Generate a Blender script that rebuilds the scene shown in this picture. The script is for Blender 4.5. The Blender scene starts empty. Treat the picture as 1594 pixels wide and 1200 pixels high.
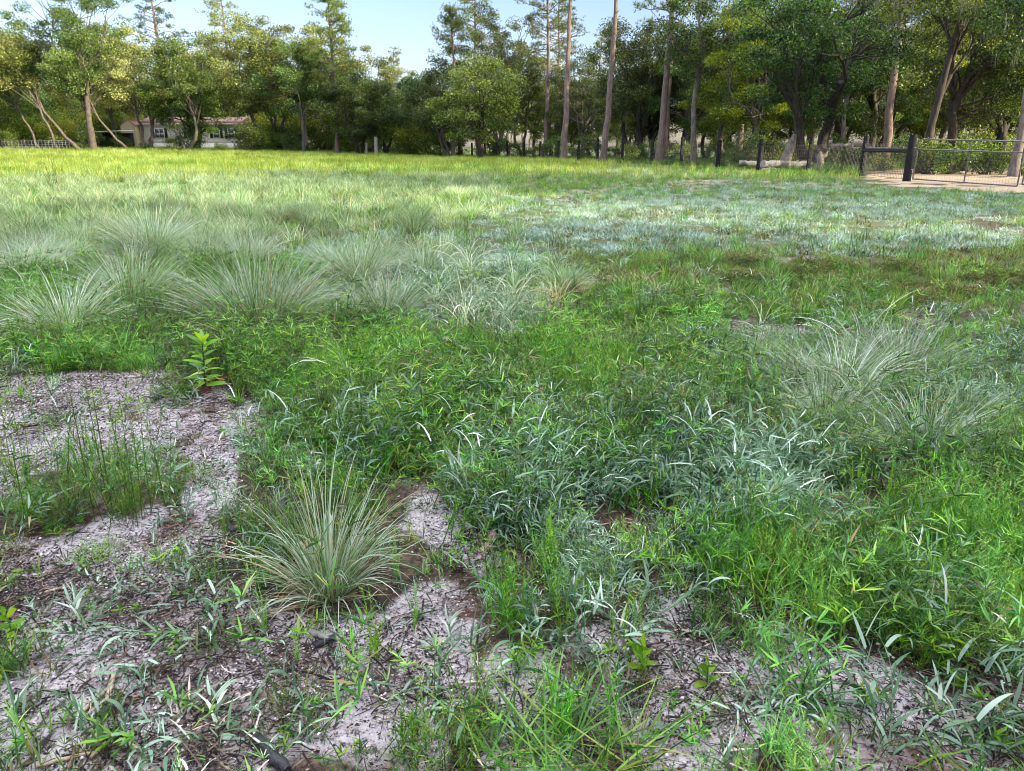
import bpy, math, random
import numpy as np
from math import radians as R

# ------------------------------------------------------------------ camera, world, sun
sc = bpy.context.scene
CAM_H = 1.3; PITCH = R(17.8); F = 1156.0
cd = bpy.data.cameras.new('camera'); cam = bpy.data.objects.new('camera', cd)
sc.collection.objects.link(cam); sc.camera = cam
cd.sensor_width = 36; cd.lens = 36 * F / 1594; cd.clip_start = .05; cd.clip_end = 3000
cam.location = (0, 0, CAM_H); cam.rotation_euler = (R(90) - PITCH, 0, 0)

SKY_FILL = 15.0
SUN_AZ = 118.0; SUN_EL = 14.5            # degrees clockwise from +Y (view direction), elevation
w = bpy.data.worlds.new('World'); sc.world = w; w.use_nodes = True
nt = w.node_tree; bg = nt.nodes['Background']
sky = nt.nodes.new('ShaderNodeTexSky'); sky.sky_type = 'NISHITA'; sky.sun_disc = False
sky.sun_elevation = R(SUN_EL); sky.sun_rotation = R(SUN_AZ)
sky.air_density = 1.0; sky.dust_density = 1.2; sky.ozone_density = 2.0
hs = nt.nodes.new('ShaderNodeHueSaturation'); hs.inputs['Saturation'].default_value = 1.0
nt.links.new(sky.outputs[0], hs.inputs['Color']); wb = nt.nodes.new('ShaderNodeVectorMath'); wb.operation = 'MULTIPLY'; wb.inputs[1].default_value = (1.0, .93, 1.08)
nt.links.new(hs.outputs[0], wb.inputs[0])
# fill light added out of view to brighten the shade: the sky above 20 degrees is paler and brighter than the clear band at the horizon
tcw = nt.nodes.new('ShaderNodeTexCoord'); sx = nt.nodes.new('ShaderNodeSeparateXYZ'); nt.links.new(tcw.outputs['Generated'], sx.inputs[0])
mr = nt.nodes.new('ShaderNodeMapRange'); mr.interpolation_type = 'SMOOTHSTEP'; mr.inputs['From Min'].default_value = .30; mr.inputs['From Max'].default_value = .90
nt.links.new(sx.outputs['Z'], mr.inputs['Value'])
mxw = nt.nodes.new('ShaderNodeMix'); mxw.data_type = 'RGBA'; mxw.inputs[7].default_value = (SKY_FILL, SKY_FILL * .99, SKY_FILL * 1.06, 1)
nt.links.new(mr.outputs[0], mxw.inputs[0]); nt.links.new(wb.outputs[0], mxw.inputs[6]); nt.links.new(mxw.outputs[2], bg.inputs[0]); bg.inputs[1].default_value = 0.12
sd = bpy.data.lights.new('sun', 'SUN'); so = bpy.data.objects.new('sun', sd); sc.collection.objects.link(so)
sd.energy = 5.0; sd.angle = R(0.6); sd.color = (1.0, 0.86, 0.55)
a, e = R(SUN_AZ), R(SUN_EL)
from mathutils import Vector
S = Vector((math.sin(a) * math.cos(e), math.cos(a) * math.cos(e), math.sin(e)))
so.rotation_euler = S.to_track_quat('Z', 'Y').to_euler(); so.location = (60, -20, 40)
vs = sc.view_settings; vs.view_transform = 'Standard'; vs.look = 'None'; vs.gamma = 1; vs.exposure = 1.28
try: vs.use_curve_mapping = False
except Exception: pass
sc.cycles.filter_width = 1.05; sc.cycles.max_bounces = 6; sc.cycles.diffuse_bounces = 4; sc.cycles.glossy_bounces = 2
sc.cycles.transmission_bounces = 3; sc.cycles.transparent_max_bounces = 6; sc.cycles.caustics_reflective = False

C = sc.collection
rng = np.random.default_rng(11)

# ------------------------------------------------------------------ noise, terrain, projection
def _hash(ix, iy, s):
    n = (ix.astype(np.int64) * 374761393 + iy.astype(np.int64) * 668265263 + s * 1442695041) & 0x7fffffff
    n = ((n ^ (n >> 13)) * 1274126177) & 0x7fffffff
    return ((n ^ (n >> 16)) & 0xffff) / 65535.0
def vnoise(x, y, s=0):
    x = np.asarray(x, float); y = np.asarray(y, float)
    ix = np.floor(x); iy = np.floor(y); fx = x - ix; fy = y - iy
    fx = fx * fx * (3 - 2 * fx); fy = fy * fy * (3 - 2 * fy)
    ix = ix.astype(int); iy = iy.astype(int)
    a_ = _hash(ix, iy, s); b_ = _hash(ix + 1, iy, s); c_ = _hash(ix, iy + 1, s); d_ = _hash(ix + 1, iy + 1, s)
    return (a_ * (1 - fx) + b_ * fx) * (1 - fy) + (c_ * (1 - fx) + d_ * fx) * fy
def fbm(x, y, s=0, o=3):
    v = 0; am = .5
    for k in range(o):
        v = v + am * vnoise(np.asarray(x) * 2**k, np.asarray(y) * 2**k, s + k * 7); am *= .5
    return v / (1 - .5**o)
def ss(a_, b_, x):
    t = np.clip((np.asarray(x, float) - a_) / (b_ - a_), 0, 1); return t * t * (3 - 2 * t)
def terr(x, y):
    x = np.asarray(x, float); y = np.asarray(y, float); r = np.hypot(x, y)
    near = 1 - ss(12, 30, r)
    z = (.09 * (fbm(x / 1.5, y / 1.5, 3) - .5) + .03 * (fbm(x / .3, y / .3, 5) - .5) * near)
    z = z + .20 * (fbm(x / 9, y / 9, 9, 2) - .5) * ss(3, 10, r)
    z = z + .95 * ss(45, 105, y) * ss(0, -50, x)
    return z
def depth_of(d, z): return d * math.cos(PITCH) + (CAM_H - z) * math.sin(PITCH)
def at(px, d):                                       # pixel column at forward distance d
    x = 0.
    for _ in range(4):
        z = float(terr(x, d)); x = (px - 797) / F * depth_of(d, z)
    return x, d, float(terr(x, d))
def gp(px, py):                                      # the ground point seen at a pixel
    dx = (px - 797) / F; dy = (600 - py) / F
    v = (dx, math.cos(PITCH) + dy * math.sin(PITCH), -math.sin(PITCH) + dy * math.cos(PITCH))
    z = 0.
    for _ in range(5):
        t = (CAM_H - z) / max(1e-4, -v[2]); z = float(terr(v[0] * t, v[1] * t))
    return v[0] * t, v[1] * t, z
def topix(x, y):                                     # where a ground point is in the plan of the picture
    x = np.asarray(x, float); y = np.asarray(y, float)
    dep = y * math.cos(PITCH) + CAM_H * math.sin(PITCH)
    up = y * math.sin(PITCH) - CAM_H * math.cos(PITCH)
    dep = np.where(dep < .2, .2, dep)
    return 797 + F * x / dep, 600 - F * up / dep

def wtopix(x, y):                                    # the same with ragged edges
    x = np.asarray(x, float); y = np.asarray(y, float); r = np.hypot(x, y); k = .12 + .13 * r * (1 - .6 * ss(10, 40, r))
    return topix(x + k * ((fbm(x / k, y / k, 51) - .5) * 1.6), y + k * ((fbm(x / k, y / k, 57) - .5) * 1.6))

# ------------------------------------------------------------------ mesh helpers
class MB:
    def __init__(s): s.v = []; s.f = []; s.m = []; s.r = []; s.n = 0
    def add(s, v, f, mat=0, rnd=0.5):
        v = np.asarray(v, np.float32).reshape(-1, 3); f = np.asarray(f, np.int64)
        s.v.append(v); s.f.append(f + s.n); s.m.append(np.full(len(f), mat, np.int32))
        s.r.append(np.broadcast_to(np.asarray(rnd, np.float32), (len(v),)).copy()); s.n += len(v)
        return s
    def merge(s, o, loc=(0, 0, 0), rz=0., sc_=1.):
        c, s_ = math.cos(rz), math.sin(rz); M = np.array([[c, -s_, 0], [s_, c, 0], [0, 0, 1]])
        for v, f, m, r in zip(o.v, o.f, o.m, o.r):
            pass
        V = (np.concatenate(o.v) @ M.T) * sc_ + np.array(loc)
        s.v.append(V.astype(np.float32)); s.r.append(np.concatenate(o.r))
        for f, m in zip(o.f, o.m): s.f.append(f + s.n); s.m.append(m)
        s.n += len(V)
    def mesh(s, name, mats, smooth=False):
        me = bpy.data.meshes.new(name)
        V = np.concatenate(s.v).astype(np.float32)
        me.vertices.add(len(V)); me.vertices.foreach_set('co', V.ravel())
        loops = np.concatenate([f.ravel() for f in s.f]).astype(np.int32)
        sizes = np.concatenate([np.full(len(f), f.shape[1]) for f in s.f]).astype(np.int32)
        starts = np.concatenate([[0], np.cumsum(sizes)[:-1]]).astype(np.int32)
        me.loops.add(len(loops)); me.loops.foreach_set('vertex_index', loops)
        me.polygons.add(len(sizes)); me.polygons.foreach_set('loop_start', starts)
        me.polygons.foreach_set('material_index', np.concatenate(s.m))
        if smooth: me.polygons.foreach_set('use_smooth', np.ones(len(sizes), bool))
        for m in (mats if isinstance(mats, (list, tuple)) else [mats]): me.materials.append(m)
        me.update(calc_edges=True)
        at_ = me.attributes.new('rnd', 'FLOAT', 'POINT'); at_.data.foreach_set('value', np.concatenate(s.r))
        return me
    def obj(s, name, mats, parent=None, smooth=False, link=True):
        o = bpy.data.objects.new(name, s.mesh(name, mats, smooth))
        if link: C.objects.link(o)
        if parent: o.parent = parent
        return o

def box(mb, c, s, rz=0., rnd=.5, mat=0):
    x, y, z = s[0] / 2, s[1] / 2, s[2] / 2
    v = np.array([[i, j, k] for i in (-x, x) for j in (-y, y) for k in (-z, z)])
    co, si = math.cos(rz), math.sin(rz)
    v = v @ np.array([[co, si, 0], [-si, co, 0], [0, 0, 1]]) + np.array(c)
    mb.add(v, [[0, 1, 3, 2], [4, 6, 7, 5], [0, 4, 5, 1], [2, 3, 7, 6], [0, 2, 6, 4], [1, 5, 7, 3]], mat, rnd)
def tube(mb, pts, rad, n=8, rnd=.5, mat=0, cap=True, jit=0., rg=None):
    P = np.asarray(pts, float); m = len(P); rad = np.broadcast_to(np.asarray(rad, float), (m,))
    T = np.gradient(P, axis=0); T /= np.linalg.norm(T, axis=1)[:, None] + 1e-9
    ref = np.array([0, 0, 1.]) if abs(T[0][2]) < .8 else np.array([1., 0, 0])
    V = []
    u = np.cross(T[0], ref); u /= np.linalg.norm(u)
    for i in range(m):
        u = u - T[i] * np.dot(u, T[i]); u /= np.linalg.norm(u) + 1e-9; w_ = np.cross(T[i], u)
        an = np.arange(n) * 2 * math.pi / n
        rr = rad[i] * (1 + (jit * (rg.random(n) - .5) if rg is not None else 0))
        V.append(P[i] + (np.cos(an) * rr)[:, None] * u + (np.sin(an) * rr)[:, None] * w_)
    V = np.concatenate(V)
    f = [[i * n + j, i * n + (j + 1) % n, (i + 1) * n + (j + 1) % n, (i + 1) * n + j] for i in range(m - 1) for j in range(n)]
    b0 = mb.n
    mb.add(V, f, mat, rnd)
    if cap:
        for i, k in ((0, 0), (m - 1, 1)):
            idx = np.arange(i * n, i * n + n)
            if n == 4 or True:
                cen = P[i][None]; mb.add(np.concatenate([V[idx], cen]), [[j, (j + 1) % n, n] if k else [(j + 1) % n, j, n] for j in range(n)], mat, rnd)
def curve(p0, p1, n=6, bend=0., rg=rng, up=0.):
    p0 = np.array(p0, float); p1 = np.array(p1, float); t = np.linspace(0, 1, n)[:, None]
    L = np.linalg.norm(p1 - p0); off = rg.normal(0, 1, (1, 3)) * bend * L; off[0, 2] += up * L
    P = p0 + (p1 - p0) * t + off * np.sin(t * math.pi)
    P[1:-1] += rg.normal(0, bend * L * .18, (n - 2, 3))
    return P

def blades(mb, root, az, L, W, th0, droop, segs=4, rnd=None, mat=0, taper=1.0, wob=0.25, rg=rng, base=.6):
    """ribbons: leaf blades that start at root, lean th0 from the vertical and bend by droop"""
    n = len(az); root = np.broadcast_to(root, (n, 3)); L = np.broadcast_to(L, (n,)); W = np.broadcast_to(W, (n,))
    th0 = np.broadcast_to(th0, (n,)); droop = np.broadcast_to(droop, (n,))
    t = np.linspace(0, 1, segs + 1)
    th = th0[:, None] + droop[:, None] * t**1.4
    azc = az[:, None] + wob * rg.normal(0, 1, (n, 1)) * t
    st = (L / segs)[:, None]
    thm = (th[:, 1:] + th[:, :-1]) / 2; azm = (azc[:, 1:] + azc[:, :-1]) / 2
    D = np.stack([np.sin(thm) * np.cos(azm), np.sin(thm) * np.sin(azm), np.cos(thm)], -1) * st[..., None]
    P = np.concatenate([root[:, None], root[:, None] + np.cumsum(D, 1)], 1)
    tw = rg.normal(0, .6, (n, 1)) + rg.normal(0, .7, (n, 1)) * t
    side = np.stack([-np.sin(azc) * np.cos(tw), np.cos(azc) * np.cos(tw), np.sin(tw)], -1)
    pw = np.minimum(1, base + (1 - base) * t * 4) * (1 - t**(1.5 + taper)) + .03
    wv = (W[:, None] * pw / 2)[..., None] * side
    V = np.stack([P - wv, P + wv], 2).reshape(-1, 3)
    b = (np.arange(n) * (segs + 1) * 2)[:, None] + np.arange(segs)[None] * 2
    f = np.stack([b, b + 1, b + 3, b + 2], -1).reshape(-1, 4)
    r = rg.random(n) if rnd is None else np.broadcast_to(rnd, (n,))
    mb.add(V, f, mat, np.repeat(r, (segs + 1) * 2))
    return P

# ------------------------------------------------------------------ materials
def newmat(name):
    m = bpy.data.materials.new(name); m.use_nodes = True; t = m.node_tree
    for n in list(t.nodes): t.nodes.remove(n)
    return m, t, t.nodes, t.links
def ramp(N, stops, interp='LINEAR'):
    r = N.new('ShaderNodeValToRGB'); r.color_ramp.interpolation = interp
    el = r.color_ramp.elements
    while len(el) > 1: el.remove(el[0])
    el[0].position = stops[0][0]; el[0].color = (*stops[0][1], 1)
    for p, c in stops[1:]:
        x = el.new(p); x.color = (*c, 1)
    return r
def foliage(name, stops, rough=.5, tl=.35, spec=.35, hv=.05, vv=.5, tlcol=(1.25, 1.2, .5), pscale=2.4, pvar=.52):
    m, t, N, Lk = newmat(name)
    out = N.new('ShaderNodeOutputMaterial'); at_ = N.new('ShaderNodeAttribute'); at_.attribute_name = 'rnd'
    r = ramp(N, stops); Lk.new(at_.outputs['Fac'], r.inputs[0])
    oi = N.new('ShaderNodeObjectInfo'); hsv = N.new('ShaderNodeHueSaturation')
    mh = N.new('ShaderNodeMapRange'); mh.inputs['To Min'].default_value = .5 - hv; mh.inputs['To Max'].default_value = .5 + hv
    Lk.new(oi.outputs['Random'], mh.inputs['Value']); Lk.new(mh.outputs[0], hsv.inputs['Hue'])
    mu = N.new('ShaderNodeMath'); mu.operation = 'MULTIPLY'; mu.inputs[1].default_value = 7.31
    fr = N.new('ShaderNodeMath'); fr.operation = 'FRACT'; Lk.new(oi.outputs['Random'], mu.inputs[0]); Lk.new(mu.outputs[0], fr.inputs[0])
    mv = N.new('ShaderNodeMapRange'); mv.inputs['To Min'].default_value = 1 - vv * .5; mv.inputs['To Max'].default_value = 1 + vv * .5
    pn = N.new('ShaderNodeTexNoise'); pn.inputs['Scale'].default_value = pscale; pn.inputs['Detail'].default_value = 3
    Lk.new(oi.outputs['Location'], pn.inputs['Vector'])
    pm = N.new('ShaderNodeMapRange'); pm.inputs['From Min'].default_value = .32; pm.inputs['From Max'].default_value = .68
    pm.inputs['To Min'].default_value = 1 - pvar; pm.inputs['To Max'].default_value = 1 + pvar; Lk.new(pn.outputs['Fac'], pm.inputs['Value'])
    ml = N.new('ShaderNodeMath'); ml.operation = 'MULTIPLY'; Lk.new(pm.outputs[0], ml.inputs[0])
    Lk.new(fr.outputs[0], mv.inputs['Value']); Lk.new(mv.outputs[0], ml.inputs[1]); Lk.new(ml.outputs[0], hsv.inputs['Value'])
    ms = N.new('ShaderNodeMapRange'); ms.inputs['From Min'].default_value = .32; ms.inputs['From Max'].default_value = .68
    ms.inputs['To Min'].default_value = 1.12; ms.inputs['To Max'].default_value = .78; Lk.new(pn.outputs['Fac'], ms.inputs['Value']); Lk.new(ms.outputs[0], hsv.inputs['Saturation']); Lk.new(r.outputs[0], hsv.inputs['Color'])
    p = N.new('ShaderNodeBsdfPrincipled'); p.inputs['Roughness'].default_value = rough
    p.inputs['Specular IOR Level'].default_value = spec
    Lk.new(hsv.outputs[0], p.inputs['Base Color'])
    tr = N.new('ShaderNodeBsdfTranslucent'); mm = N.new('ShaderNodeVectorMath'); mm.operation = 'MULTIPLY'
    mm.inputs[1].default_value = tlcol; Lk.new(hsv.outputs[0], mm.inputs[0]); Lk.new(mm.outputs[0], tr.inputs[0])
    mx = N.new('ShaderNodeMixShader'); mx.inputs[0].default_value = tl
    Lk.new(p.outputs[0], mx.inputs[1]); Lk.new(tr.outputs[0], mx.inputs[2]); Lk.new(mx.outputs[0], out.inputs[0])
    return m
def solid(name, c1, c2, scale=8., rough=.7, bump=.3, stretch=(1, 1, 1), metal=0., spec=.4, detail=6):
    m, t, N, Lk = newmat(name)
    out = N.new('ShaderNodeOutputMaterial'); tc = N.new('ShaderNodeTexCoord'); mp = N.new('ShaderNodeMapping')
    mp.inputs['Scale'].default_value = stretch; Lk.new(tc.outputs['Object'], mp.inputs[0])
    no = N.new('ShaderNodeTexNoise'); no.inputs['Scale'].default_value = scale; no.inputs['Detail'].default_value = detail
    no.inputs['Roughness'].default_value = .65
    Lk.new(mp.outputs[0], no.inputs['Vector'])
    r = ramp(N, [(.35, c1), (.65, c2)]); Lk.new(no.outputs[0], r.inputs[0])
    p = N.new('ShaderNodeBsdfPrincipled'); p.inputs['Roughness'].default_value = rough; p.inputs['Metallic'].default_value = metal
    p.inputs['Specular IOR Level'].default_value = spec
    Lk.new(r.outputs[0], p.inputs['Base Color'])
    if bump:
        b = N.new('ShaderNodeBump'); b.inputs['Strength'].default_value = bump; b.inputs['Distance'].default_value = .03
        Lk.new(no.outputs[0], b.inputs['Height']); Lk.new(b.outputs[0], p.inputs['Normal'])
    Lk.new(p.outputs[0], out.inputs[0]); return m

M = {}
M['tussock'] = foliage('tussock_blade', [(0, (.06, .14, .025)), (.2, (.12, .24, .07)), (.5, (.26, .38, .26)), (.85, (.54, .61, .54)), (.93, (.36, .31, .18)), (1, (.42, .34, .22))], .40, .25, .6, .012, .45, (1.1, 1.15, .6))
M['tussock_far'] = foliage('tussock_far_blade', [(0, (.05, .13, .02)), (.4, (.16, .28, .12)), (.8, (.38, .50, .36)), (1, (.44, .40, .20))], .5, .35, .35, .02, .6, (1.15, 1.1, .5))
M['silver'] = foliage('silver_leaf', [(0, (.025, .08, .025)), (.35, (.08, .19, .09)), (.7, (.20, .35, .24)), (.9, (.38, .53, .43)), (.97, (.52, .62, .53)), (1, (.34, .26, .12))], .38, .25, .6, .02, .5, (1.1, 1.2, .7))
M['silver_low'] = foliage('silver_low_leaf', [(0, (.09, .20, .11)), (.5, (.24, .38, .31)), (.9, (.42, .55, .50)), (1, (.36, .40, .28))], .45, .2, .5, .012, .4, (1.0, 1.15, .9))
M['green'] = foliage('green_blade', [(0, (.018, .07, .006)), (.5, (.07, .23, .012)), (.85, (.18, .40, .03)), (1, (.42, .34, .13))], .40, .38, .5, .03, .9)
M['lime'] = foliage('lime_leaf', [(0, (.03, .12, .006)), (.6, (.10, .33, .014)), (1, (.28, .52, .03))], .45, .42, .4, .025, .7)
M['herb'] = foliage('herb_leaf', [(0, (.012, .04, .006)), (.35, (.035, .12, .010)), (.7, (.09, .24, .018)), (.88, (.20, .36, .035)), (.95, (.30, .24, .09)), (1, (.20, .09, .05))], .42, .35, .5, .03, .9)
M['olive'] = foliage('olive_leaf', [(0, (.02, .04, .006)), (.45, (.07, .13, .014)), (.75, (.17, .20, .03)), (1, (.22, .10, .05))], .55, .3, .3, .04, .7)
M['pale'] = foliage('pale_blade', [(0, (.10, .20, .06)), (.4, (.24, .36, .20)), (.75, (.46, .54, .38)), (.93, (.62, .64, .5)), (1, (.5, .42, .26))], .42, .3, .5, .015, .4, (1.1, 1.1, .7))
M['straw'] = foliage('straw_blade', [(0, (.2, .22, .08)), (.4, (.42, .36, .18)), (1, (.62, .53, .36))], .6, .3, .3, .01, .4, (1.1, 1.05, .7))
M['field'] = foliage('field_blade', [(0, (.07, .16, .015)), (.4, (.19, .31, .035)), (.7, (.42, .47, .09)), (1, (.62, .57, .22))], .55, .42, .25, .012, .5, pscale=.2, pvar=.45)
M['litter'] = foliage('litter_straw', [(0, (.008, .007, .008)), (.55, (.03, .02, .018)), (.78, (.11, .07, .05)), (.94, (.28, .22, .17)), (1, (.42, .36, .3))], .8, .05, .2, .01, .5, (1, 1, 1))
M['plume'] = foliage('pink_plume', [(0, (.35, .18, .2)), (1, (.6, .42, .42))], .8, .3, .1, .01, .2, (1, 1, 1))
M['redstem'] = solid('red_stem', (.12, .04, .02), (.22, .08, .04), 30, .7, 0)
M['yellow'] = foliage('yellow_leaf', [(0, (.55, .36, .03)), (1, (.65, .45, .05))], .5, .35, .3, 0, .1)
M['oak_leaf'] = foliage('oak_leaf', [(0, (.010, .025, .005)), (.35, (.03, .065, .012)), (.6, (.085, .16, .025)), (.85, (.20, .30, .05)), (1, (.38, .44, .09))], .42, .38, .5, .02, .5, (1.6, 1.35, .3))
M['oak_tan'] = foliage('tan_oak_leaf', [(0, (.02, .035, .006)), (.35, (.07, .10, .018)), (.6, (.19, .23, .045)), (.85, (.36, .40, .10)), (1, (.52, .52, .18))], .5, .38, .4, .015, .4, (1.4, 1.25, .35))
M['broad'] = foliage('broad_leaf', [(0, (.005, .016, .005)), (.35, (.014, .042, .010)), (.6, (.038, .10, .018)), (.85, (.095, .18, .026)), (1, (.26, .32, .04))], .38, .38, .5, .03, .5, (2.2, 1.7, .3))
M['sunny'] = foliage('light_leaf', [(0, (.02, .045, .007)), (.4, (.08, .15, .015)), (.75, (.21, .29, .025)), (1, (.42, .45, .05))], .42, .45, .4, .02, .4, (1.6, 1.3, .3))
M['needle'] = foliage('pine_needle', [(0, (.02, .04, .008)), (.5, (.10, .15, .025)), (1, (.30, .34, .07))], .45, .34, .4, .02, .4, (1.4, 1.3, .4))
M['moss'] = foliage('hanging_moss', [(0, (.12, .125, .09)), (1, (.26, .26, .19))], .9, .35, .1, .01, .3, (1.2, 1.1, .8))
M['bark_pine'] = solid('pine_bark', (.085, .062, .058), (.22, .165, .15), 5, .9, .9, (1.6, 1.6, .35), detail=8)
M['bark_oak'] = solid('oak_bark', (.05, .042, .036), (.15, .13, .115), 6, .9, .8, (1.5, 1.5, .5), detail=8)
M['bark_pale'] = solid('pale_bark', (.065, .056, .05), (.19, .165, .145), 5, .85, .6, (1.3, 1.3, .5), detail=8)
M['bark_dark'] = solid('dark_bark', (.018, .015, .014), (.07, .058, .05), 6, .9, .8, (1.5, 1.5, .4), detail=8)
M['post'] = solid('creosote_post', (.005, .005, .007), (.018, .017, .022), 9, .7, .4, (2, 2, .4), spec=.2)
M['oldpost'] = solid('weathered_post', (.22, .19, .16), (.40, .36, .31), 9, .85, .4, (2, 2, .4))
M['wire'] = solid('dark_wire', (.05, .05, .055), (.11, .11, .115), 20, .5, 0, metal=.6)
M['galv'] = solid('painted_gate_tube', (.06, .055, .06), (.20, .18, .18), 14, .38, .1, metal=.6)
M['deadwood'] = solid('dead_wood', (.11, .10, .095), (.27, .255, .25), 7, .85, .7, (1, 1, 1))
M['char'] = solid('charred_wood', (.006, .006, .008), (.035, .035, .045), 20, .5, .6)
M['stick'] = solid('bleached_stick', (.25, .19, .13), (.46, .38, .28), 30, .8, .5)
M['siding'] = solid('beige_siding', (.70, .67, .62), (.78, .75, .70), 3, .7, 0)
M['tanside'] = solid('tan_siding', (.42, .36, .22), (.48, .41, .26), 3, .7, 0)
M['white'] = solid('white_paint', (.66, .65, .62), (.78, .77, .74), 5, .6, 0)
M['roof'] = solid('brown_shingle', (.20, .12, .10), (.32, .21, .17), 12, .85, .2)
M['shutter'] = solid('black_shutter', (.012, .012, .014), (.03, .03, .035), 10, .5, 0)
M['glass'] = solid('window_glass', (.03, .04, .06), (.08, .11, .15), 3, .08, 0, spec=.8)
M['carwhite'] = solid('pale_car_paint', (.5, .53, .56), (.58, .6, .63), 3, .3, 0, spec=.7)
M['cardark'] = solid('dark_car_paint', (.012, .014, .03), (.03, .035, .06), 3, .25, 0, spec=.7)
M['rubber'] = solid('tyre_rubber', (.01, .01, .01), (.03, .03, .03), 10, .8, 0)
M['steel'] = solid('bare_steel', (.3, .3, .3), (.45, .45, .45), 10, .4, 0, metal=.8)

M['bright'] = foliage('bright_leaf', [(0, (.06, .20, .01)), (.6, (.16, .42, .015)), (1, (.38, .58, .04))], .45, .42, .4, .008, .2, (1.3, 1.2, .4), 2, .05)

# ------------------------------------------------------------------ tagging
def tag(o, label=None, cat=None, group=None, kind=None):
    if label: o['label'] = label
    if cat: o['category'] = cat
    if group: o['group'] = group
    if kind: o['kind'] = kind
    return o
def empty(name, loc, rz=0., label=None, cat=None, group=None):
    o = bpy.data.objects.new(name, None); C.objects.link(o); o.location = loc; o.rotation_euler = (0, 0, rz)
    o.empty_display_size = .2
    return tag(o, label, cat, group)
def place(proto, loc, rz=0., s=1., label=None, cat=None, group=None, tilt=(0, 0)):
    """copy a prototype (list of (name, mesh, sub list)) as a thing of its own"""
    name, parts = proto
    if len(parts) == 1 and parts[0][0] is None:
        o = bpy.data.objects.new(name, parts[0][1]); C.objects.link(o)
    else:
        o = bpy.data.objects.new(name, None); C.objects.link(o)
        for pn, me in parts:
            c = bpy.data.objects.new(pn, me); C.objects.link(c); c.parent = o
    o.location = loc; o.rotation_euler = (tilt[0], tilt[1], rz)
    o.scale = (s, s, s) if np.isscalar(s) else s
    return tag(o, label, cat, group)

# ------------------------------------------------------------------ ground cover map (in plan, read from the picture's ground)
SAND = [(130, 655, 190, 50, .85), (60, 720, 90, 40, .6), (120, 850, 170, 26, .9), (90, 592, 150, 24, 1), (335, 648, 95, 40, 1.2), (365, 735, 60, 60, 1), (255, 690, 60, 30, .8), (300, 840, 110, 60, .9), (110, 930, 240, 75, 1),
        (350, 985, 150, 70, 1), (230, 1110, 300, 120, 1.1), (690, 950, 90, 42, 1.1), (620, 1030, 140, 70, .9), (870, 1035, 110, 50, 1),
        (1075, 965, 55, 26, 1.1), (1150, 1110, 160, 110, 1), (1420, 1025, 190, 38, 1.1), (1010, 1060, 110, 60, .8), (1350, 1130, 220, 80, .8),
        (560, 1150, 110, 80, .9), (730, 830, 80, 40, .8), (480, 980, 80, 40, .8), (820, 1160, 90, 60, .5),
        (1250, 396, 60, 10, .8), (1185, 455, 45, 9, .8), (1440, 484, 60, 9, .8), (1215, 512, 60, 8, 1.1), (1480, 430, 70, 7, .6), (1290, 420, 40, 6, .7),
        (1330, 445, 60, 6, .6), (1560, 440, 50, 6, .6), (1220, 425, 40, 5, .6), (1100, 425, 40, 6, .5), (1450, 455, 70, 5, .6), (1290, 487, 40, 5, .5), (1480, 276, 110, 14, 2.5), (1580, 282, 90, 16, 2.5), (1130, 288, 200, 7, .25), (1560, 350, 70, 20, .5), (1000, 300, 140, 6, .3), (490, 470, 30, 10, .4), (540, 420, 12, 8, .3)]
TAN = [(1120, 289, 210, 7, .7), (900, 310, 140, 10, .8), (1480, 277, 130, 15, 1.2), (1560, 350, 80, 20, .8), (1200, 310, 100, 8, .7), (760, 322, 90, 8, .5), (1580, 285, 100, 18, 1.0)]
def field(lst, px, py):
    v = np.zeros_like(np.asarray(px, float))
    for cx, cy, rx, ry, w_ in lst:
        d2 = ((px - cx) / rx)**2 + ((py - cy) / ry)**2
        v = np.maximum(v, w_ * (1 - ss(.45, 1.5, d2)))
    return v
def bare(x, y):
    px, py = wtopix(x, y)
    n = fbm(np.asarray(x) / .35, np.asarray(y) / .35, 21); n2 = fbm(np.asarray(x) / 1.2, np.asarray(y) / 1.2, 25)
    v = field(SAND, px, py)
    out = ss(1300, 1500, py) * .7
    v = np.maximum(v, out)
    n3 = fbm(np.asarray(x) / 1.1, np.asarray(y) / .8, 27); fr_ = ss(3, 7, np.hypot(x, y))
    v = v * (1 - fr_ + fr_ * (.1 + 1.7 * ss(.3, .62, n3))) + (n - .5) * 1.25 + (vnoise(np.asarray(x) / .09, np.asarray(y) / .09, 29) - .5) * .45 + (n2 - .5) * .35
    big = (.57 < fbm(np.asarray(x) / 2.3, np.asarray(y) / 2.3, 31)) & (py < 560) & (py > 320) & (px > 950)
    v = np.where(big, np.maximum(v, .45), v)
    return v
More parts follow.
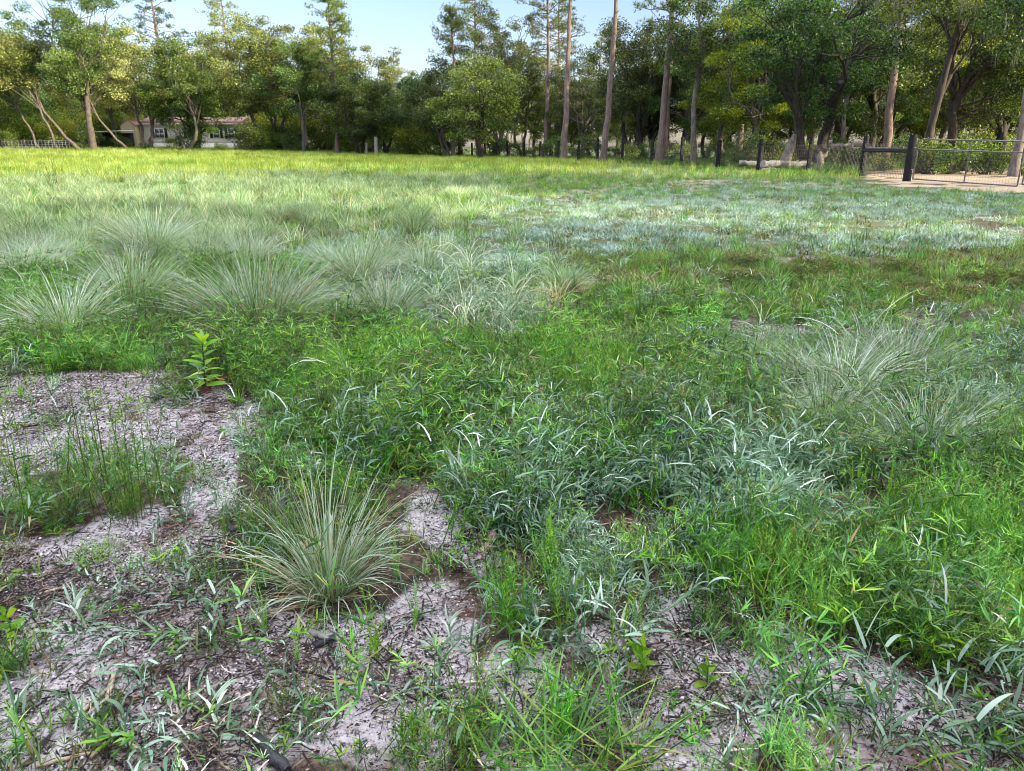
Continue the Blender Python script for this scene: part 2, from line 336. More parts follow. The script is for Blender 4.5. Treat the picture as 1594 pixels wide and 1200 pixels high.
# species: (ellipses), density base
ZONE = {
 'feather': [(1100, 800, 350, 150, .16), (200, 740, 120, 60, .5), (150, 450, 300, 60, .3), (1250, 640, 300, 60, .15), (440, 575, 85, 42, 1.3), (640, 650, 170, 75, .5), (830, 600, 150, 60, .6), (1290, 900, 150, 75, 1.2), (1490, 880, 130, 90, 1.1), (860, 860, 40, 60, .35), (1250, 560, 100, 30, .2), (700, 700, 60, 40, .5), (560, 640, 100, 40, .4)],
 'herb': [(250, 440, 330, 80, .55), (1250, 650, 320, 90, .22), (1000, 850, 250, 120, .12), (620, 640, 200, 100, 1.1), (850, 620, 190, 90, 1.1), (700, 750, 120, 70, .9), (1050, 560, 160, 70, .7), (330, 470, 120, 50, .5), (250, 560, 120, 40, .6), (900, 700, 90, 40, .9), (1500, 820, 180, 90, .5), (1350, 900, 200, 80, .6), (500, 560, 120, 60, .8), (100, 560, 130, 40, .6), (1100, 940, 80, 40, .4), (170, 810, 90, 30, .4)],
 'sedge': [(200, 420, 300, 60, .45), (1250, 650, 320, 90, .18), (510, 685, 60, 55, 1.4), (450, 640, 40, 40, .5), (1250, 478, 110, 24, 1.6), (1360, 475, 60, 20, .8), (800, 385, 35, 10, 1.5), (1540, 520, 90, 40, .8), (90, 565, 90, 30, .9), (30, 470, 60, 60, .7), (1300, 900, 170, 70, .8), (1500, 920, 120, 70, 1), (1050, 480, 110, 40, .5), (930, 540, 120, 40, .4), (860, 700, 60, 50, .3), (200, 790, 60, 30, .3), (620, 470, 40, 60, .4), (1000, 620, 60, 30, .5), (980, 328, 90, 9, 1.2), (1290, 335, 40, 8, 1.0), (870, 440, 60, 30, .5)],
 'silver': [(920, 860, 220, 120, 1.5), (1000, 960, 160, 45, .9), (960, 830, 230, 120, 1.3), (1060, 700, 240, 75, 1.2), (1290, 760, 240, 85, 1.2), (1180, 640, 200, 60, .8), (1450, 790, 150, 80, .9), (1080, 880, 110, 60, 1), (900, 930, 170, 50, 1), (780, 700, 60, 50, .5), (1540, 620, 90, 60, .8), (1130, 590, 90, 50, .8), (700, 480, 150, 60, .3)],
 'pale': [(720, 600, 300, 130, .10), (1250, 600, 350, 100, .10), (700, 475, 140, 60, 1.0), (800, 450, 90, 40, 1.0), (620, 450, 80, 60, .7), (580, 520, 120, 40, .4), (450, 540, 90, 25, .6), (1130, 560, 60, 30, .2), (60, 430, 70, 40, .4), (880, 380, 70, 30, .6)],
 'straw': [(975, 445, 70, 24, 1.3), (860, 470, 45, 20, .7), (1100, 450, 90, 25, .3), (560, 400, 100, 40, .12), (400, 560, 100, 40, .1)],
 'olive': [(1080, 400, 260, 50, 1.2), (1400, 420, 240, 40, 1.1), (1250, 440, 280, 45, .9), (1450, 400, 220, 50, .9), (600, 660, 220, 120, .35), (300, 480, 120, 50, .6), (640, 290, 200, 20, .4), (520, 330, 90, 20, .5), (970, 600, 160, 70, .45), (300, 370, 70, 20, .5), (660, 800, 120, 50, .4), (1160, 640, 60, 30, .6)],
 'silverlow': [(1050, 345, 330, 40, 1.4), (1350, 350, 260, 35, 1.2), (1200, 300, 260, 18, .6), (800, 330, 120, 18, .9), (1500, 320, 150, 30, .6), (650, 400, 200, 40, .7), (850, 365, 170, 25, .9), (1250, 580, 300, 50, .35), (480, 300, 300, 30, .5)],
}
zon = lambda k, x, y: field(ZONE[k], *wtopix(x, y))

# ------------------------------------------------------------------ the ground
def build_ground():
    m, t, N, Lk = newmat('sandy_ground')
    out = N.new('ShaderNodeOutputMaterial'); tc = N.new('ShaderNodeTexCoord')
    def noise(s, d=6, ro=.6, st=None, dist=0):
        n = N.new('ShaderNodeTexNoise'); n.inputs['Scale'].default_value = s; n.inputs['Detail'].default_value = d; n.inputs['Roughness'].default_value = ro
        n.inputs['Distortion'].default_value = dist
        if st:
            mp = N.new('ShaderNodeMapping'); mp.inputs['Scale'].default_value = st[0]; mp.inputs['Rotation'].default_value = (0, 0, st[1])
            Lk.new(tc.outputs['Object'], mp.inputs[0]); Lk.new(mp.outputs[0], n.inputs['Vector'])
        else: Lk.new(tc.outputs['Object'], n.inputs['Vector'])
        return n
    def mix(fac, a_, b_):
        x = N.new('ShaderNodeMix'); x.data_type = 'RGBA'
        if fac is not None: Lk.new(fac, x.inputs[0])
        for s_, i in ((a_, 6), (b_, 7)):
            if isinstance(s_, tuple): x.inputs[i].default_value = (*s_, 1)
            else: Lk.new(s_, x.inputs[i])
        return x.outputs[2]
    def rp(src, lo, hi):
        r = N.new('ShaderNodeMapRange'); r.inputs['From Min'].default_value = lo; r.inputs['From Max'].default_value = hi
        Lk.new(src, r.inputs['Value']); return r.outputs[0]
    def attr(n):
        a_ = N.new('ShaderNodeAttribute'); a_.attribute_name = n; return a_.outputs['Fac']
    def mth(op, a_, b_):
        x = N.new('ShaderNodeMath'); x.operation = op; x.use_clamp = True
        for i, s_ in enumerate((a_, b_)):
            if isinstance(s_, float): x.inputs[i].default_value = s_
            else: Lk.new(s_, x.inputs[i])
        return x.outputs[0]
    n1 = noise(3.5); n2 = noise(60, 8, .75); n3 = noise(14, 6, .7); n4 = noise(26, 5, .7, ((1, .22, 1), .75)); n5 = noise(180, 3, .6)
    sand = mix(rp(n3.outputs[0], .35, .7), (.33, .305, .32), (.55, .52, .55))
    sand = mix(rp(n5.outputs[0], .60, .70), sand, (.66, .63, .62))
    sand = mix(rp(n2.outputs[0], .50, .60), sand, (.07, .06, .065))
    sand = mix(rp(n4.outputs[0], .55, .66), sand, (.035, .03, .032))
    n6 = noise(1.7, 5, .65); sand = mix(rp(n6.outputs[0], .56, .68), sand, mix(rp(n3.outputs[0], .4, .6), (.16, .13, .12), (.05, .04, .04)))
    lit = mix(rp(n2.outputs[0], .4, .62), (.13, .062, .04), (.028, .02, .018))
    c = mix(rp(n1.outputs[0], .54, .66), sand, lit)
    tan = mix(rp(n2.outputs[0], .4, .62), (.44, .36, .25), (.26, .19, .12))
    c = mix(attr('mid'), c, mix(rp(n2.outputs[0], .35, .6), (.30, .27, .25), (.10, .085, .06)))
    c = mix(attr('tan'), c, tan)
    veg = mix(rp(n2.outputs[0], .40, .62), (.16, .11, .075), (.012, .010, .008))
    veg = mix(rp(n3.outputs[0], .42, .62), veg, (.02, .016, .012))  # brown soil painted near-black for the shade between plants
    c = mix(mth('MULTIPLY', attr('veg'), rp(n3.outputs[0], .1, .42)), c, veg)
    far = mix(rp(n1.outputs[0], .3, .7), (.035, .06, .015), (.12, .15, .05))
    c = mix(attr('far'), c, far)
    p = N.new('ShaderNodeBsdfPrincipled'); p.inputs['Roughness'].default_value = .9; p.inputs['Specular IOR Level'].default_value = .2
    Lk.new(c, p.inputs['Base Color'])
    b1 = N.new('ShaderNodeBump'); b1.inputs['Distance'].default_value = .035; b1.inputs['Strength'].default_value = .55
    sm = N.new('ShaderNodeMath'); sm.operation = 'ADD'; Lk.new(n2.outputs[0], sm.inputs[0]); Lk.new(n4.outputs[0], sm.inputs[1])
    s2 = N.new('ShaderNodeMath'); s2.operation = 'ADD'; Lk.new(sm.outputs[0], s2.inputs[0]); Lk.new(n3.outputs[0], s2.inputs[1])
    Lk.new(s2.outputs[0], b1.inputs['Height']); Lk.new(b1.outputs[0], p.inputs['Normal']); Lk.new(p.outputs[0], out.inputs[0])
    # log-polar sheet, fine in front of the camera
    rad = np.concatenate([[0.0], np.geomspace(.25, 900, 620)])
    an = np.concatenate([np.linspace(-60, 60, 620, endpoint=False), np.linspace(60, 300, 160, endpoint=False)])
    an = np.radians(90 - an); nr, na = len(rad), len(an)
    X = rad[:, None] * np.cos(an); Y = rad[:, None] * np.sin(an)
    Z = terr(X, Y)
    V = np.stack([X, Y, Z], -1).reshape(-1, 3)
    i = np.arange(nr - 1)[:, None] * na; j = np.arange(na)[None]; j2 = (j + 1) % na
    f = np.stack([i + j, i + na + j, i + na + j2, i + j2], -1).reshape(-1, 4)
    mb = MB(); mb.add(V, f)
    o = mb.obj('ground', m, smooth=True); tag(o, kind='structure')
    x, y = V[:, 0], V[:, 1]; px, py = topix(x, y); r = np.hypot(x, y)
    b = bare(x, y)
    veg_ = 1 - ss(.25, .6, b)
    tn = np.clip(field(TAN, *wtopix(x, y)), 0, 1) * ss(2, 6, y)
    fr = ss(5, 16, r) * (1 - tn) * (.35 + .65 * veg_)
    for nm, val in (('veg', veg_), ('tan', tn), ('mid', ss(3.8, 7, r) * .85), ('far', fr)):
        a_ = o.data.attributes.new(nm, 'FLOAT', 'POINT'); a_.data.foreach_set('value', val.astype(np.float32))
    return o
build_ground()

# ------------------------------------------------------------------ plant prototypes
U = lambda n, a_, b_: rng.uniform(a_, b_, n)
AZ = lambda n: rng.uniform(0, 2 * math.pi, n)
def disc(n, r):
    a_ = AZ(n); q = r * np.sqrt(rng.random(n)); return np.stack([q * np.cos(a_), q * np.sin(a_), np.zeros(n)], -1), a_
def tussock(n, L, W, segs, r=.07, lean=.95, drp=1.0, flop=0.):
    mb = MB(); root, a_ = disc(n, r); az = a_ + rng.normal(0, .5, n)
    q = np.hypot(root[:, 0], root[:, 1]) / r
    th = np.abs(rng.normal(0, .22, n)) + lean * q * U(n, .5, 1.1) ** 1
    l = L * U(n, .55, 1.05) * (1 - .25 * q)
    blades(mb, root, az, l, W * U(n, .7, 1.3), th, drp * U(n, .2, 1.2) * (0.5 + .5 * q), segs, base=.8)
    # dead skirt
    k = n // 5; root, a_ = disc(k, r * 1.2)
    blades(mb, root, a_, L * U(k, .25, .6), W, U(k, 1.0, 1.4), U(k, .1, .6), max(2, segs - 2), rnd=U(k, .9, 1))
    return mb
def fan(n, L, W, th, dr, segs=3, r=.03, rnd=None, **kw):
    mb = MB(); root, a_ = disc(n, r)
    blades(mb, root, AZ(n), L * U(n, .5, 1.1), W * U(n, .7, 1.3), U(n, *th), U(n, *dr), segs, rnd=rnd, **kw); return mb
def sprawl(stems=4, SL=.22, leafL=.09, W=.009, segs=4, dense=9, up=.5):
    mb = MB()
    for s_ in range(stems):
        az = rng.uniform(0, 6.28)
        P = blades(mb, np.zeros((1, 3)), np.array([az]), SL * rng.uniform(.6, 1.1), .003, up * rng.uniform(.3, 1.5), rng.uniform(.2, .8), 8, rnd=.1, base=1)[0]
        k = dense; t = np.linspace(.08, 1, k); idx = t * 8; i0 = np.minimum(idx.astype(int), 7); fr = (idx - i0)[:, None]
        root = P[i0] * (1 - fr) + P[i0 + 1] * fr
        sd_ = np.where(np.arange(k) % 2 == 0, 1, -1)
        blades(mb, root, az + sd_ * U(k, .3, 1.2), leafL * U(k, .5, 1.2), W * U(k, .6, 1.2), U(k, .2, 1.5), U(k, .3, 1.8), segs, base=.7, wob=.25)
    return mb
def feather(stems=6, H=.2, leafL=.028, W=.0024, k=34, spread=.06, lean=.35):
    mb = MB(); root, a_ = disc(stems, spread)
    P = blades(mb, root, AZ(stems), H * U(stems, .5, 1.15), .003, U(stems, 0, lean), U(stems, -.1, .3), 4, rnd=.3, base=1)
    for s_ in range(stems):
        t = np.linspace(.12, 1, k) * 4; i0 = np.minimum(t.astype(int), 3); fr = (t - i0)[:, None]
        rt = P[s_][i0] * (1 - fr) + P[s_][i0 + 1] * fr
        blades(mb, rt, AZ(k), leafL * U(k, .6, 1.2) * (1.15 - .5 * t / 4), W, U(k, .3, 1.1), U(k, 0, .5), 1, base=1)
    return mb
def herb(ros=10, H=.13, leafL=.036, W=.0042, k=8, spread=.09):
    mb = MB(); root, a_ = disc(ros, spread)
    P = blades(mb, root, AZ(ros), H * U(ros, .3, 1.2), .0025, U(ros, 0, .8), U(ros, -.2, .5), 3, rnd=.2, base=1)
    rt = np.repeat(P[:, -1], k, 0); rt2 = np.repeat(P[:, -2], k // 2, 0)
    blades(mb, rt, AZ(len(rt)), leafL * U(len(rt), .5, 1.2), W, U(len(rt), .5, 1.5), U(len(rt), .0, .6), 2, base=.5)
    blades(mb, rt2, AZ(len(rt2)), leafL * U(len(rt2), .5, 1.2), W, U(len(rt2), .5, 1.5), U(len(rt2), .0, .6), 2, base=.5)
    return mb
def litter(n=34, L=.06, W=.003, spread=.12):
    mb = MB(); root, a_ = disc(n, spread); root[:, 2] = U(n, .001, .012)
    blades(mb, root, AZ(n), L * U(n, .2, 1.3) ** 1, W * U(n, .5, 1.6), U(n, 1.35, 1.62), rng.normal(0, .12, n), 3, base=1, taper=3, wob=.6)
    return mb
def cushion(r=.12, n=900, leafL=.014, W=.003, h=.6):
    mb = MB(); u = rng.normal(0, 1, (n, 3)); u /= np.linalg.norm(u, axis=1)[:, None]; u[:, 2] = np.abs(u[:, 2])
    q = r * rng.random(n)[:, None] ** .4; P = u * q * np.array([1, 1, h]) * (1 + .35 * np.sin(u[:, :1] * 6) * np.cos(u[:, 1:2] * 5))
    blades(mb, P, np.arctan2(u[:, 1], u[:, 0]) + rng.normal(0, .9, n), leafL * U(n, .5, 1.5), W, U(n, .1, 1.3), U(n, -.3, .5), 2, base=.6)
    k = 24; root, a_ = disc(k, r * .3)
    blades(mb, root, a_, r * U(k, .6, 1.1), .002, U(k, .2, 1.3), U(k, 0, .3), 3, rnd=.9, base=1)
    return mb
def leafy(n=14, H=.3, leafL=.1, W=.022):
    mb = MB(); P = blades(mb, np.zeros((1, 3)), np.array([.5]), H, .006, .05, .1, 8, rnd=.2, base=1)[0]
    t = np.linspace(.1, 1, n) * 8; i0 = np.minimum(t.astype(int), 7); fr = (t - i0)[:, None]; rt = P[i0] * (1 - fr) + P[i0 + 1] * fr
    blades(mb, rt, np.arange(n) * 2.4 + U(n, -.3, .3), leafL * U(n, .7, 1.15) * (1.1 - .4 * t / 8), W, 1.25 - .8 * (t / 8)**2 + U(n, -.15, .15), U(n, .3, .9), 5, base=.25, wob=.1)
    return mb

HID = bpy.data.collections.new('plant_kinds')            # source shapes of the ground cover, drawn only through it
def protos(kind, mbs, mats):
    col = bpy.data.collections.new(kind + '_shapes')
    for i, mb in enumerate(mbs):
        o = mb.obj('%s_%c' % (kind, 97 + i), mats, link=False); col.objects.link(o)
    return col, len(mbs)
def scatter(name, col_n, x, y, scl, label, tilt=.12, zoff=-.004):
    col, n = col_n; k = len(x)
    me = bpy.data.meshes.new(name); me.vertices.add(k)
    me.vertices.foreach_set('co', np.stack([x, y, terr(x, y) + zoff], -1).astype(np.float32).ravel())
    rot = np.stack([rng.normal(0, tilt, k), rng.normal(0, tilt, k), AZ(k)], -1).astype(np.float32)
    a_ = me.attributes.new('rot', 'FLOAT_VECTOR', 'POINT'); a_.data.foreach_set('vector', rot.ravel())
    a_ = me.attributes.new('scl', 'FLOAT', 'POINT'); a_.data.foreach_set('value', np.asarray(scl, np.float32))
    a_ = me.attributes.new('pick', 'INT', 'POINT'); a_.data.foreach_set('value', rng.integers(0, n, k).astype(np.int32))
    o = bpy.data.objects.new(name, me); C.objects.link(o); tag(o, label, name.replace('_', ' '), kind='stuff')
    g = bpy.data.node_groups.new(name, 'GeometryNodeTree')
    g.interface.new_socket('Geometry', in_out='INPUT', socket_type='NodeSocketGeometry')
    g.interface.new_socket('Geometry', in_out='OUTPUT', socket_type='NodeSocketGeometry')
    N = g.nodes; gi = N.new('NodeGroupInput'); go = N.new('NodeGroupOutput'); ip = N.new('GeometryNodeInstanceOnPoints')
    ci = N.new('GeometryNodeCollectionInfo'); ci.inputs['Collection'].default_value = col
    ci.inputs['Separate Children'].default_value = True; ci.inputs['Reset Children'].default_value = True
    def na(nm, ty):
        q = N.new('GeometryNodeInputNamedAttribute'); q.data_type = ty; q.inputs['Name'].default_value = nm
        return [s_ for s_ in q.outputs if s_.enabled and s_.name == 'Attribute'][0]
    mp = N.new('GeometryNodeMeshToPoints')
    g.links.new(gi.outputs[0], mp.inputs[0]); g.links.new(mp.outputs[0], ip.inputs['Points']); g.links.new(ci.outputs[0], ip.inputs['Instance'])
    ip.inputs['Pick Instance'].default_value = True
    g.links.new(na('pick', 'INT'), ip.inputs['Instance Index']); g.links.new(na('rot', 'FLOAT_VECTOR'), ip.inputs['Rotation'])
    g.links.new(na('scl', 'FLOAT'), ip.inputs['Scale']); g.links.new(ip.outputs[0], go.inputs[0])
    md = o.modifiers.new('plants', 'NODES'); md.node_group = g
    return o
def cand(n, r0, r1, half=47, dens=None):
    """points with even density over a sector of ground in front, kept by probability"""
    r = np.sqrt(rng.uniform(r0 * r0, r1 * r1, n)); a_ = np.radians(90 - rng.uniform(-half, half, n))
    x = r * np.cos(a_); y = r * np.sin(a_)
    if dens is not None:
        k = rng.random(n) < dens(x, y); x, y = x[k], y[k]
    return x, y
def inframe(x, y):
    px, py = topix(x, y); return ((px > -60) & (px < 1654)) | (py > 1000)

exec_order = []
veg = lambda x, y: np.maximum(.045, 1 - ss(.3, .6, bare(x, y))) * (1 - .85 * ss(.60, .70, fbm(x / (.28 + .03 * np.hypot(x, y)), y / (.28 + .03 * np.hypot(x, y)), 77)))
patch = lambda x, y, s, sd_: ss(.42, .6, fbm(x / s, y / s, sd_))

P_feather = protos('fine_weed', [feather(7, .2), feather(5, .26), feather(9, .14)], M['lime'])
P_feather2 = protos('dark_weed', [feather(7, .2), feather(5, .24), feather(8, .14)], M['herb'])
P_herb = protos('low_herb', [herb(), herb(12, .09), herb(8, .19, .042, .0045), herb(10, .14, .05, .0026, 11)], M['herb'])
P_herbl = protos('bright_herb', [herb(), herb(12, .09), herb(7, .17, .045, .0048), herb(6, .2, .05, .0032, 10)], M['lime'])
P_sedge = protos('green_blades', [fan(34, .17, .0048, (0, .7), (.2, 1.0), 4), fan(26, .22, .005, (0, .6), (.3, 1.4), 5), fan(40, .12, .004, (0, .9), (.2, .9), 3)], M['green'])
P_sedgel = protos('lime_blades', [fan(34, .15, .0042, (0, .6), (.2, .8), 4), fan(40, .11, .0042, (0, .7), (.2, .9), 3)], M['lime'])
P_silver = protos('silver_clump', [sprawl(4, .17, .062, .0062), sprawl(5, .14, .05, .0052, 3), sprawl(3, .22, .075, .0068), sprawl(4, .15, .085, .006, up=.25), sprawl(6, .2, .055, .005, 4, 12, .9), sprawl(6, .15, .045, .0045, 3, 12, .7)], M['silver'])
P_pale = protos('pale_arching_blades', [fan(22, .36, .0055, (0, .6), (.8, 2.4), 7, .04), fan(18, .44, .006, (0, .5), (1.2, 2.6), 8, .04), fan(24, .26, .005, (0, .8), (.6, 2.0), 6, .05)], M['pale'])
P_straw = protos('straw_blades', [fan(18, .34, .005, (0, .8), (.8, 2.4), 7, .04), fan(14, .26, .0045, (.2, 1.2), (.6, 2.), 6, .05)], M['straw'])
P_olive = protos('olive_herb', [herb(12, .06, .022, .005, 8, .08), herb(9, .09, .025, .005, 8, .06)], M['olive'])
P_slow = protos('low_silver', [sprawl(5, .12, .06, .008, 3, 7, .9), sprawl(4, .16, .07, .008, 3, 7, .9)], M['silver_low'])
P_short = protos('short_grass', [fan(24, .09, .004, (0, 1.0), (.1, 1.0), 3, .05), fan(18, .12, .004, (0, .8), (.1, 1.), 3, .05)], M['green'])
P_litter = protos('straw_litter', [litter(), litter(46, .035, .0025), litter(20, .10, .003, .15), litter(60, .018, .004)], M['litter'])
# bigger tufts for the open field
P_fgreen = protos('field_green_tuft', [fan(30, .3, .012, (0, .6), (.1, .8), 3, .12), fan(26, .22, .012, (0, .9), (.1, .9), 3, .14)], M['green'])
P_fpale = protos('field_pale_tuft', [fan(36, .42, .010, (0, .8), (.2, 1.1), 4, .10), fan(30, .34, .011, (0, .9), (.2, 1.2), 4, .12)], M['tussock_far'])
P_fblond = protos('field_blond_tuft', [fan(26, .48, .013, (0, .45), (.1, .7), 3, .14), fan(24, .38, .013, (0, .6), (.1, .8), 3, .14)], M['field'])
P_flow = protos('field_silver_mat', [fan(34, .13, .010, (.2, 1.3), (.1, .9), 2, .16), fan(30, .1, .011, (.3, 1.4), (.1, .8), 2, .16)], M['silver_low'])
P_folive = protos('field_olive_mat', [fan(34, .11, .010, (.1, 1.3), (.1, .7), 2, .14), fan(30, .09, .012, (.2, 1.4), (.1, .6), 2, .14)], M['olive'])

def sc_(x, lo=.7, hi=1.3): return rng.uniform(lo, hi, len(x))
MIXED = ('feather', 'herb', 'sedge', 'silver')
def near(name, P, key, dn, lab, seed, lo=.7, hi=1.25, r1=9.5, extra=0., zoff=-.004):
    x, y = cand(int(dn * 70), .75, r1, 47, lambda x, y: np.clip(np.maximum(np.maximum(zon(key, x, y), (key in MIXED) * (.03 + .24 * patch(x, y, .7, seed + 5)**2) * (.15 + .85 * ss(500, 620, topix(x, y)[1]))), extra * ~inframe(x, y)) * (.22 + .55 * patch(x, y, .5, seed) + .75 * patch(x, y, .17, seed + 3)), 0, 1) * veg(x, y))
    return scatter(name, P, x, y, sc_(x, lo, hi) * (.45 + .85 * ss(.25, .75, fbm(x / .4, y / .4, seed + 9))), lab)
near('fine_weeds', P_feather, 'feather', 330, 'bright green feathery weeds crowding the middle and lower right of the field', 41, extra=.3)
near('dark_fine_weeds', P_feather2, 'herb', 170, 'dark green feathery weeds among the low herbs', 42, extra=.3)
near('low_herbs', P_herb, 'herb', 260, 'low tangled green herbs across the middle of the field', 43, .8, 1.5, extra=.4)
near('bright_herbs', P_herbl, 'herb', 120, 'bright green star-leaved herbs scattered over the low herbs', 44, .8, 1.5, extra=.2)
near('green_grass', P_sedge, 'sedge', 110, 'upright green grass blades in dense clumps', 45, extra=.2)
near('lime_grass', P_sedgel, 'sedge', 95, 'light green grass blades in a glowing clump at middle right', 46, extra=.1)
near('silvery_grass', P_silver, 'silver', 400, 'blue-grey broad-bladed creeping grass covering the lower right', 47, r1=8.5, extra=.4)
near('arching_pale_grass', P_pale, 'pale', 40, 'pale arching grass blades in the centre of the field', 48, r1=9.5, extra=.1)
near('dry_straw_grass', P_straw, 'straw', 60, 'dry straw-coloured curled grass in the centre', 49, r1=9.5)
near('olive_herbs', P_olive, 'olive', 520, 'olive brown mat-forming herbs', 50, r1=9.5, extra=.2)
near('low_silver_grass', P_slow, 'silverlow', 260, 'low silvery grass forming a mat', 51, r1=9.5)
x, y = cand(15000, .75, 10, 47, lambda x, y: (.04 + .25 * patch(x, y, .8, 61)) * veg(x, y))
scatter('short_grass', P_short, x, y, sc_(x), 'short green grass between the taller plants')
x, y = cand(17000, .6, 7.5, 47, lambda x, y: (.14 + .86 * patch(x, y, .4, 71)) * (.35 + .65 * ss(760, 900, topix(x, y)[1])))
scatter('straw_litter', P_litter, x, y, sc_(x, .6, 1.3), 'dead straw and twig litter strewn on the grey sand', .05, 0)

def crumbs(n, r0, spread):
    mb = MB(); root, a_ = disc(n, spread); V = []; F_ = []
    base = np.array([[1, 0, 0], [0, 1, 0], [-1, 0, 0], [0, -1, 0], [0, 0, 1], [0, 0, -1]], float)
    tri = np.array([[0, 1, 4], [1, 2, 4], [2, 3, 4], [3, 0, 4], [1, 0, 5], [2, 1, 5], [3, 2, 5], [0, 3, 5]])
    for i in range(n):
        V.append(base * rng.uniform(.5, 1.3, (6, 1)) * r0 * rng.uniform(.35, 1.4) * [1, .8, .6] + root[i] + [0, 0, r0 * .2]); F_.append(tri + 6 * i)
    mb.add(np.concatenate(V), np.concatenate(F_), 0, np.repeat(rng.random(n), 6)); return mb
M['crumb'] = foliage('soil_crumb', [(0, (.02, .017, .016)), (.4, (.09, .07, .06)), (.6, (.3, .27, .27)), (1, (.6, .57, .58))], .9, .0, .15, .01, .3, (1, 1, 1))
P_crumb = protos('soil_crumbs', [crumbs(60, .0035, .12), crumbs(40, .005, .13), crumbs(80, .0025, .1)], M['crumb'])
x, y = cand(14000, .6, 6, 47, lambda x, y: ss(.2, .5, bare(x, y)) * (.4 + .6 * patch(x, y, .3, 72)))
scatter('soil_crumbs', P_crumb, x, y, sc_(x, .6, 1.4), 'crumbs and small clods lying on the grey sand', .05, 0)

# open field, 9 to 45 m and 45 to 125 m
def fieldzone(x, y, lst): return field(lst, *wtopix(x, y))
def tanmask(x, y):
    px, py = wtopix(x, y); return 1 - np.clip(field(TAN, px, py) * .8, 0, .78)
def drive(x, y): 
    px, py = wtopix(x, y); return np.where((px > 1330) & (py < 295) & (py > 262), 0., 1.)
PALE_Z = [(150, 330, 350, 60, .5), (450, 310, 320, 45, .5), (600, 380, 160, 40, .35), (100, 290, 300, 30, .8), (600, 290, 160, 20, .6), (800, 265, 400, 20, .25)]
GREEN_Z = [(700, 300, 400, 35, .7), (1000, 268, 320, 14, 1.6), (250, 275, 300, 20, .6), (1300, 300, 300, 12, 1.0), (1200, 400, 380, 50, .2), (1450, 380, 200, 60, .2), (1350, 300, 220, 10, 1.1), (860, 420, 60, 40, .8), (640, 350, 160, 40, .4), (620, 240, 250, 6, 1.5), (450, 238, 130, 6, 1.2)]  # the green strips at the far edge stand in for tree shadows
BLOND_Z = [(300, 250, 500, 18, 1.3), (100, 262, 260, 22, 1.0), (650, 262, 260, 10, 1.1), (900, 310, 160, 14, .5), (560, 335, 120, 20, .3), (900, 258, 100, 6, .6), (1100, 286, 200, 7, .5)]
fv = lambda Z, s, sd_: (lambda x, y: np.clip(fieldzone(x, y, Z) * (.3 + .9 * patch(x, y, s, sd_)), 0, 1) * tanmask(x, y) * drive(x, y) * (veg(x, y) if True else 1))
x, y = cand(26000, 8, 42, 47, fv(GREEN_Z, 1.5, 81)); scatter('field_green_grass', P_fgreen, x, y, sc_(x, .35, .9) * (1 - .5 * ss(650, 950, topix(x, y)[0])), 'green grass tufts across the open field')
x, y = cand(26000, 7, 42, 47, fv(PALE_Z, 1.5, 82)); scatter('field_pale_grass', P_fpale, x, y, sc_(x, .6, 1.1), 'pale grey-green lovegrass drift at the left of the field')
x, y = cand(75000, 7.5, 38, 47, fv(ZONE['silverlow'] + [(1050, 345, 360, 36, 1.6), (1350, 345, 260, 34, 1.4), (1200, 305, 300, 14, .9)], 1.3, 83)); scatter('silver_mat', P_flow, x, y, sc_(x, .6, 1.2), 'silvery low mat on the open ground at right')
x, y = cand(42000, 7, 34, 47, fv(ZONE['olive'] + [(1250, 360, 350, 80, .5), (700, 310, 200, 40, .4)], 1.1, 84)); scatter('olive_mat', P_folive, x, y, sc_(x, .6, 1.2), 'olive brown low plants on the open ground')
x, y = cand(26000, 7, 34, 47, lambda x, y: (.25 + .5 * patch(x, y, 1.2, 85)) * (1 - .7 * np.clip(fieldzone(x, y, [(1050, 345, 360, 32, 1.1), (1350, 345, 260, 30, 1.1)]), 0, 1)) * tanmask(x, y) * drive(x, y) * veg(x, y)); scatter('short_field_grass', P_short, x, y, sc_(x, 1.2, 2.2), 'short green field grass')
def left_of(x, y):
    px, py = topix(x, y); return 1 - .85 * ss(760, 1000, px)
def farmask(x, y):     # the open field ends at the fence line and the trees
    fx = np.interp(y, [0, 30, 42, 49, 64, 79, 92, 112, 140], [16, 15.8, 15.5, 12.5, 10, 3.5, -1.5, -13, -30])
    return (x < fx) & (y < 118 + .15 * x * 0)
x, y = cand(64000, 33, 128, 42, lambda x, y: farmask(x, y) * left_of(x, y) * np.clip(.45 + fieldzone(x, y, BLOND_Z), 0, 1) * tanmask(x, y) * (.45 + .6 * patch(x, y, 5, 91)))
scatter('tall_blond_grass', P_fblond, x, y, sc_(x, .7, 1.35), 'tall yellow-green field grass before the trees')
x, y = cand(52000, 36, 125, 42, lambda x, y: farmask(x, y) * np.clip(.08 + fieldzone(x, y, GREEN_Z), 0, 1) * tanmask(x, y) * (.1 + .9 * patch(x, y, 6, 92)))
scatter('tall_green_grass', P_fgreen, x, y, sc_(x, .9, 1.9) * (1 - .45 * ss(700, 950, topix(x, y)[0])), 'tall green grass along the far edge of the field')
# weeds and grass beyond the fence
x, y = cand(26000, 30, 90, 42, lambda x, y: (~farmask(x, y)) * drive(x, y) * (.2 + .7 * patch(x, y, 3, 93)))
P_under = protos('shade_tuft', [fan(30, .3, .012, (0, .7), (.1, .8), 3, .12), fan(26, .22, .012, (0, .9), (.1, .9), 3, .14)], M['herb'])
scatter('undergrowth', P_under, x, y, sc_(x, .8, 2.0), 'rank green undergrowth beyond the wire fence')

